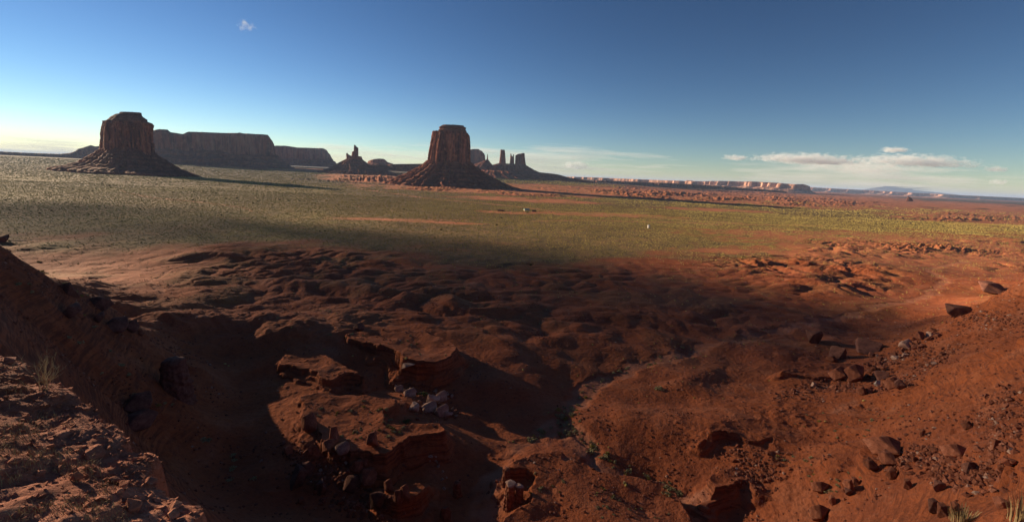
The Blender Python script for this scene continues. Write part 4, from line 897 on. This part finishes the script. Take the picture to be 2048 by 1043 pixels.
def ledge_grass(n):
    X = RNG.uniform(-8.5, -2.5, n); Y = RNG.uniform(2.6, 6.6, n); ex = np.interp(Y, EDGE[::-1, 1], EDGE[::-1, 0]); k = (X < ex - .6) & (fbm(X / .5, Y / .5, 3, 511) > .05); X, Y = X[k], Y[k]; n = X.size
    Z = ledge_z(X, Y); h = RNG.uniform(.02, .085, n); a = RNG.uniform(0, 6.28, n); w = .0022; le = RNG.uniform(.2, 1.1, n) * h; dx, dy = np.cos(a), np.sin(a)
    V = np.stack([np.stack([X - dy * w, Y + dx * w, Z - .01], -1), np.stack([X + dy * w, Y - dx * w, Z - .01], -1), np.stack([X + dx * le * .4 + dy * w * .7, Y + dy * le * .4 - dx * w * .7, Z + h * .7], -1), np.stack([X + dx * le * .4 - dy * w * .7, Y + dy * le * .4 + dx * w * .7, Z + h * .7], -1), np.stack([X + dx * le, Y + dy * le, Z + h], -1)], 1)
    b = np.arange(n)[:, None] * 5; link('dry_grass', mesh_np('dry_grass', V.reshape(-1, 3), [b + np.array([[0, 1, 2, 3]]), b + np.array([[3, 2, 4]])], False), STRAW, kind='stuff')
ledge_grass(26000)
SLAB = []
for i in range(4):
    me = rock_proto(960 + i, 3, 8, .03); me.name = 'shale_slab'; me.materials.append(SHALE); SLAB.append(me)
for x, y, w, h, lab in ((185,910,50,20,'long tilted shale slab in the middle of the near rocky slope'), (92,811,20,9,'pale shale slab near the upper edge of the near rocky slope'), (152,962,24,34,'upright shale wedge left of the middle of the near slope'), (129,930,14,20,'small upright sunlit shale flake on the near slope'), (268,1015,44,40,'largest flat triangular shale slab at the bottom of the near slope'), (250,970,34,22,'angular shale slab above the triangular one'), (225,962,30,14,'low shale slab left of the angular one'), (350,1012,26,14,'sunlit shale block on the right rim of the near slope'), (345,1035,30,24,'shaded shale block at the bottom right rim of the near slope'), (240,985,22,14,'small shale block between the angular and triangular slabs'), (20,722,34,12,'layered shale slab at the left end of the near slope rim'), (95,752,44,10,'overhanging shale slab on the near slope rim below the weed'), (80,948,26,12,'shale slab half buried at the left of the near slope'), (205,1000,30,16,'dark shale slab near the bottom of the near slope'), (300,968,30,14,'shale slab close to the right rim of the near slope'), (28,925,30,14,'shale slab at the left edge of the near slope')):
    d = ray(float(x), float(y)); T = np.linspace(1.8, 9, 700); zz = CAMH + d[2] / d[1] * T; hz = ledge_z(d[0] / d[1] * T, T); k = (zz < hz).argmax(); Yp = T[k] if k else 4.5
    s = Yp / cp / FPX * .95; o = put_rock((d[0] / d[1] * Yp, Yp, hz[k]), w * s, h * s * .8, SLAB[random.randrange(4)], lab, None, rz=random.uniform(-.5, .5), tilt=.3, name='shale_slab', sink=.2)

# ------------------------------------------------------------------ the few buildings
def flatmat(name, c):
    g = NT(name); n_ = g.noise(2.0, 4); return g.fin(g.mix(g.ramp(n_, [(.4, .35), (.6, 0)]), c, tuple(x * .7 for x in c)))
def boxm(name, x0, x1, y0, y1, z0, z1, mat, parent):
    V = np.array([(x, y, z) for z in (z0, z1) for x, y in ((x0, y0), (x1, y0), (x1, y1), (x0, y1))], float); Fc = np.array([(3, 2, 1, 0), (4, 5, 6, 7), (0, 1, 5, 4), (1, 2, 6, 5), (2, 3, 7, 6), (3, 0, 4, 7)])
    return link(name, mesh_np(name, V, Fc, False), mat, parent)
def gable(name, x0, x1, y0, y1, z0, z1, mat, parent, o=.3):
    ym = (y0 + y1) / 2; V = np.array([(x0 - o, y0 - o, z0), (x1 + o, y0 - o, z0), (x1 + o, ym, z1), (x0 - o, ym, z1), (x0 - o, y1 + o, z0), (x1 + o, y1 + o, z0), (x0 - o, y0 - o, z0 - .15), (x1 + o, y0 - o, z0 - .15), (x1 + o, y1 + o, z0 - .15), (x0 - o, y1 + o, z0 - .15)], float)
    Fq = np.array([(0, 1, 2, 3), (3, 2, 5, 4), (6, 9, 8, 7), (0, 6, 7, 1), (4, 5, 8, 9)]); Ft = np.array([(0, 3, 4), (1, 5, 2)])
    return link(name, mesh_np(name, V, [Fq, Ft, np.array([(0, 4, 9, 6), (1, 7, 8, 5)])], False), mat, parent)
def house(x, y, wpx, hpx, name, lab, cat, wall, roof, ang=.3):
    p = cast([x], [y], 200)[0]; s = ((p - CAM) @ F0) / FPX; w, h = wpx * s, hpx * s; r = thing(name, lab, cat, tuple(p)); r.rotation_euler = (0, 0, ang)
    boxm('wall', -w / 2, w / 2, -w * .3, w * .3, -.5, h * .6, wall, r); gable('roof', -w / 2, w / 2, -w * .3, w * .3, h * .6 + .15, h, roof, r)
    boxm('door', -w * .08, w * .08, -w * .3 - .06, -w * .3 - .003, -.3, h * .42, flatmat('dark_door', (.06, .045, .04)), r)
    for o in r.children: o['placed'] = 1
house(1053, 421, 10, 4.2, 'house', 'tiny green roofed house on the plain in front of the middle butte', 'house', flatmat('pale_wall', (.55, .50, .42)), flatmat('green_roof', (.16, .36, .30)))
house(1002, 422, 12, 3.5, 'shed', 'low brown shed left of the green roofed house', 'shed', flatmat('brown_wall', (.13, .075, .05)), flatmat('brown_roof', (.17, .10, .07)), -.2)
house(1068, 423, 8, 3.0, 'shed', 'small dark shed just right of the green roofed house', 'shed', flatmat('dark_wall', (.09, .06, .05)), flatmat('dark_roof', (.12, .08, .06)), .1)
house(1297, 456, 3.4, 7.0, 'hut', 'tiny upright white hut standing alone on the bright plain', 'hut', flatmat('white_wall', (.62, .58, .52)), flatmat('white_roof', (.7, .68, .64)), .4)
p = cast([1054], [425], 200)[0]; s = ((p - CAM) @ F0) / FPX * 4.2; o = link('green_bush', SG[0], label='tiny green tree in front of the green roofed house', cat='tree'); o.location = tuple(p); o.scale = (s, s, s)

# ------------------------------------------------------------------ clouds and air
def lump(name, c, r, mat, seed, amp=.35, lobes=5, squash=1.0, seg=(40, 80)):
    u = np.linspace(0, np.pi, seg[0]); v = np.linspace(0, 2 * np.pi, seg[1], endpoint=False); U_, V_ = np.meshgrid(u, v, indexing='ij')
    d = np.stack([np.sin(U_) * np.cos(V_), np.sin(U_) * np.sin(V_), np.cos(U_)], -1)
    e = 1 + amp * (perlin(d[..., 0] * lobes / 2 + d[..., 2], d[..., 1] * lobes / 2 - d[..., 2], seed) + .5 * perlin(d[..., 0] * lobes + d[..., 2] * 2, d[..., 1] * lobes, seed + 1) + .3 * perlin(d[..., 0] * lobes * 2.1, d[..., 1] * lobes * 2.1 + d[..., 2] * 4, seed + 2))
    V = (d * e[..., None] * np.array(r)).reshape(-1, 3)
    return mesh_np(name, V, grid_faces(seg[0], seg[1], True))
def vol_mat(name, dens, color=(1, 1, 1), aniso=0.3):
    m = bpy.data.materials.new(name); m.use_nodes = True; t = m.node_tree; t.nodes.clear()
    o = t.nodes.new('ShaderNodeOutputMaterial'); v = t.nodes.new('ShaderNodeVolumePrincipled')
    v.inputs['Density'].default_value = dens; v.inputs['Color'].default_value = color + (1,); v.inputs['Anisotropy'].default_value = aniso
    t.links.new(v.outputs[0], o.inputs['Volume']); return m
# unseen clouds added on the left to shade basin, near slopes and plain
def added_shade_cloud(along, across, ra, rc, h, dens, seed, label, ch=800.0):
    u = np.linspace(0, 1, 30); v = np.linspace(0, 2 * np.pi, 120, endpoint=False); U_, V_ = np.meshgrid(u, v, indexing='ij')
    x, y = U_ * np.cos(V_), U_ * np.sin(V_)
    e = 1 + .35 * perlin(np.cos(V_) * 2, np.sin(V_) * 2, seed) + .15 * perlin(np.cos(V_) * 6, np.sin(V_) * 6, seed + 1)
    th = h * (1 - U_) ** 1.15 * (1 + .5 * fbm(x * 4, y * 4, 3, seed + 2)) + .01
    up = np.stack([x * ra * e, y * rc * e, th], -1).reshape(-1, 3); dn = up * np.array([1, 1, -.8])
    f = grid_faces(30, 120, True); n = len(up)
    me = mesh_np('cloud', np.concatenate([up, dn]), np.concatenate([f[:, ::-1], f + n]))
    sd = np.array([sun_dir[0], sun_dir[1]]) / math.hypot(sun_dir[0], sun_dir[1]); ac = np.array([sd[1], -sd[0]])
    g_ = sd * along + ac * across
    o = link('cloud', me, vol_mat('cloud_vapour', dens), label=label, cat='cloud')
    o.location = Vector((g_[0], g_[1], 0)) + sun_dir * (ch / sun_dir[2]); o.rotation_euler = (0, 0, math.atan2(sd[1], sd[0]))
added_shade_cloud(190, 275, 300, 165, 80, .0050, 201, 'added unseen thin cloud out of view to the left, shading the middle of the basin')
added_shade_cloud(0, 125, 330, 235, 80, .0042, 205, 'added unseen broad cloud veil out of view to the left, dimming the near slopes', 700.0)
added_shade_cloud(690, 190, 260, 200, 70, .0046, 209, 'added unseen small cloud out of view to the left, dimming the left plain', 900.0)
# clouds in view, far beyond the mesas
def sky_cloud(x0, x1, y0, y1, Y, depth, size, dens, thr, seed, label, stretch=(1, 1, 1), flat=.35, group=None, soft=3.0, name='cloud'):
    xm, ym = (x0 + x1) / 2, (y0 + y1) / 2
    c = at(np.array([xm]), np.array([ym]), float(Y))[0]; sc_ = Y / FPX; hx, hz = (x1 - x0) / 2 * sc_, (y1 - y0) / 2 * sc_
    V = np.array([(a * hx, b * depth / 2, d * hz) for d in (-1, 1) for a, b in ((-1, -1), (1, -1), (1, 1), (-1, 1))], float)
    V = V + 0; Fc = np.array([(3, 2, 1, 0), (4, 5, 6, 7), (0, 1, 5, 4), (1, 2, 6, 5), (2, 3, 7, 6), (3, 0, 4, 7)])
    m = bpy.data.materials.new('cloud_vapour'); m.use_nodes = True; t = m.node_tree; t.nodes.clear()
    out = t.nodes.new('ShaderNodeOutputMaterial'); v = t.nodes.new('ShaderNodeVolumePrincipled'); v.inputs['Anisotropy'].default_value = .0; v.inputs['Color'].default_value = (.86, .94, 1, 1)
    tc_ = t.nodes.new('ShaderNodeTexCoord'); sx = t.nodes.new('ShaderNodeSeparateXYZ'); t.links.new(tc_.outputs['Generated'], sx.inputs[0])
    def M(op, a, b=0.0, cl=False):
        n_ = t.nodes.new('ShaderNodeMath'); n_.operation = op; n_.use_clamp = cl
        for q, w in enumerate((a, b)):
            if hasattr(w, 'is_output'): t.links.new(w, n_.inputs[q])
            else: n_.inputs[q].default_value = w
        return n_.outputs[0]
    mp = t.nodes.new('ShaderNodeMapping'); mp.inputs['Scale'].default_value = tuple(q / size for q in stretch); mp.inputs['Location'].default_value = (seed * 3.7, seed * 1.3, seed * .9)
    t.links.new(tc_.outputs['Object'], mp.inputs[0])
    nz = t.nodes.new('ShaderNodeTexNoise'); nz.inputs['Scale'].default_value = 1.0; nz.inputs['Detail'].default_value = 5; nz.inputs['Roughness'].default_value = .6; t.links.new(mp.outputs[0], nz.inputs['Vector'])
    def hump(o, cen=.5, lo=.5, hi=.5):
        up = M('MAXIMUM', M('DIVIDE', M('SUBTRACT', o, cen), hi), 0.0); dn = M('MAXIMUM', M('DIVIDE', M('SUBTRACT', cen, o), lo), 0.0); r = M('ADD', up, dn); return M('MULTIPLY', r, r)
    pr = M('SUBTRACT', M('SUBTRACT', M('SUBTRACT', 1.0, hump(sx.outputs[0])), M('MULTIPLY', hump(sx.outputs[1]), .8)), hump(sx.outputs[2], flat, flat, 1 - flat))
    f = M('MULTIPLY', M('SUBTRACT', M('ADD', M('MULTIPLY', nz.outputs[0], 1.6), M('MULTIPLY', pr, .55)), thr), soft, True)
    f = M('MULTIPLY', f, M('MAXIMUM', M('MULTIPLY', pr, 3.0, True), 0.0)); t.links.new(M('MULTIPLY', f, dens), v.inputs['Density']); t.links.new(v.outputs[0], out.inputs['Volume'])
    o = link(name, mesh_np(name, V, Fc, False), m, label=label, cat='cloud', group=group); o.location = tuple(c); return o
sky_cloud(1470, 1760, 301, 331, 26000, 2400, 330, .0024, 1.10, 1, 'long white cloud at the left of the bank low over the right horizon', (.9, 1, 1.7), .34)
sky_cloud(1660, 2000, 303, 337, 26600, 2400, 340, .0022, 1.12, 12, 'broken white cloud at the right of the bank low over the right horizon', (.9, 1, 1.7), .36)
sky_cloud(1560, 1900, 321, 349, 27500, 2400, 420, .0006, 1.06, 14, 'flat grey underside of cloud beneath the white bank on the right', (.45, .8, 2.6), .5)
sky_cloud(1755, 1825, 292, 306, 25000, 1200, 330, .0022, 1.02, 2, 'small bright cloud standing on top of the long cloud bank', (1, 1, 1.5))
sky_cloud(1436, 1506, 306, 322, 25500, 1200, 340, .0022, 1.08, 3, 'row of little white puffs at the left end of the cloud bank', (1, 1, 1.5))
sky_cloud(1118, 1184, 318, 340, 26000, 1300, 380, .0020, 1.05, 4, 'two lobed cream cloud low behind the rock towers', (1, 1, 1.4))
sky_cloud(1968, 2016, 329, 345, 26000, 1200, 340, .0018, 1.05, 5, 'small detached white cloud below the right end of the bank')
sky_cloud(1980, 2014, 355, 370, 26500, 900, 280, .0018, 1.02, 6, 'tiny white puff at the far right just above the horizon')
sky_cloud(466, 520, 36, 68, 9000, 420, 95, .0045, 1.24, 7, 'single ragged white cloud high in the upper left sky', (1, 1, 1), .5)
sky_cloud(700, 1440, 284, 356, 48000, 5000, 2600, .00032, 1.02, 8, 'thin streaky cloud layer behind the middle butte and towers', (.35, .35, 6.0), .5, soft=2.0)
sky_cloud(1380, 2110, 322, 384, 44000, 5000, 2200, .00022, 1.0, 9, 'pale grey veil of cloud under the bank on the right horizon', (.4, .4, 5.0), .5, soft=2.0)
sky_cloud(-60, 230, 268, 312, 48000, 4000, 2000, .0003, 1.02, 10, 'thin pale streaks of cloud left of the broad butte', (.35, .35, 6.0), .5, soft=2.0)
sky_cloud(540, 880, 280, 336, 46000, 4000, 1800, .0003, 1.0, 11, 'thin pale streaks of cloud above the castle shaped butte', (.35, .35, 6.0), .5, soft=2.0)
# air
bx = bmesh.new(); bmesh.ops.create_cube(bx, size=1.0)
hm = bpy.data.meshes.new('haze'); bx.to_mesh(hm); bx.free()
ho = link('haze', hm, vol_mat('thin_air', 2.2e-5, (.42, .62, 1.0), .0), kind='stuff')
ho.scale = (440000, 66500, 420 + 60); ho.location = (0, 66500 / 2 - 900, 420 / 2 - 30)
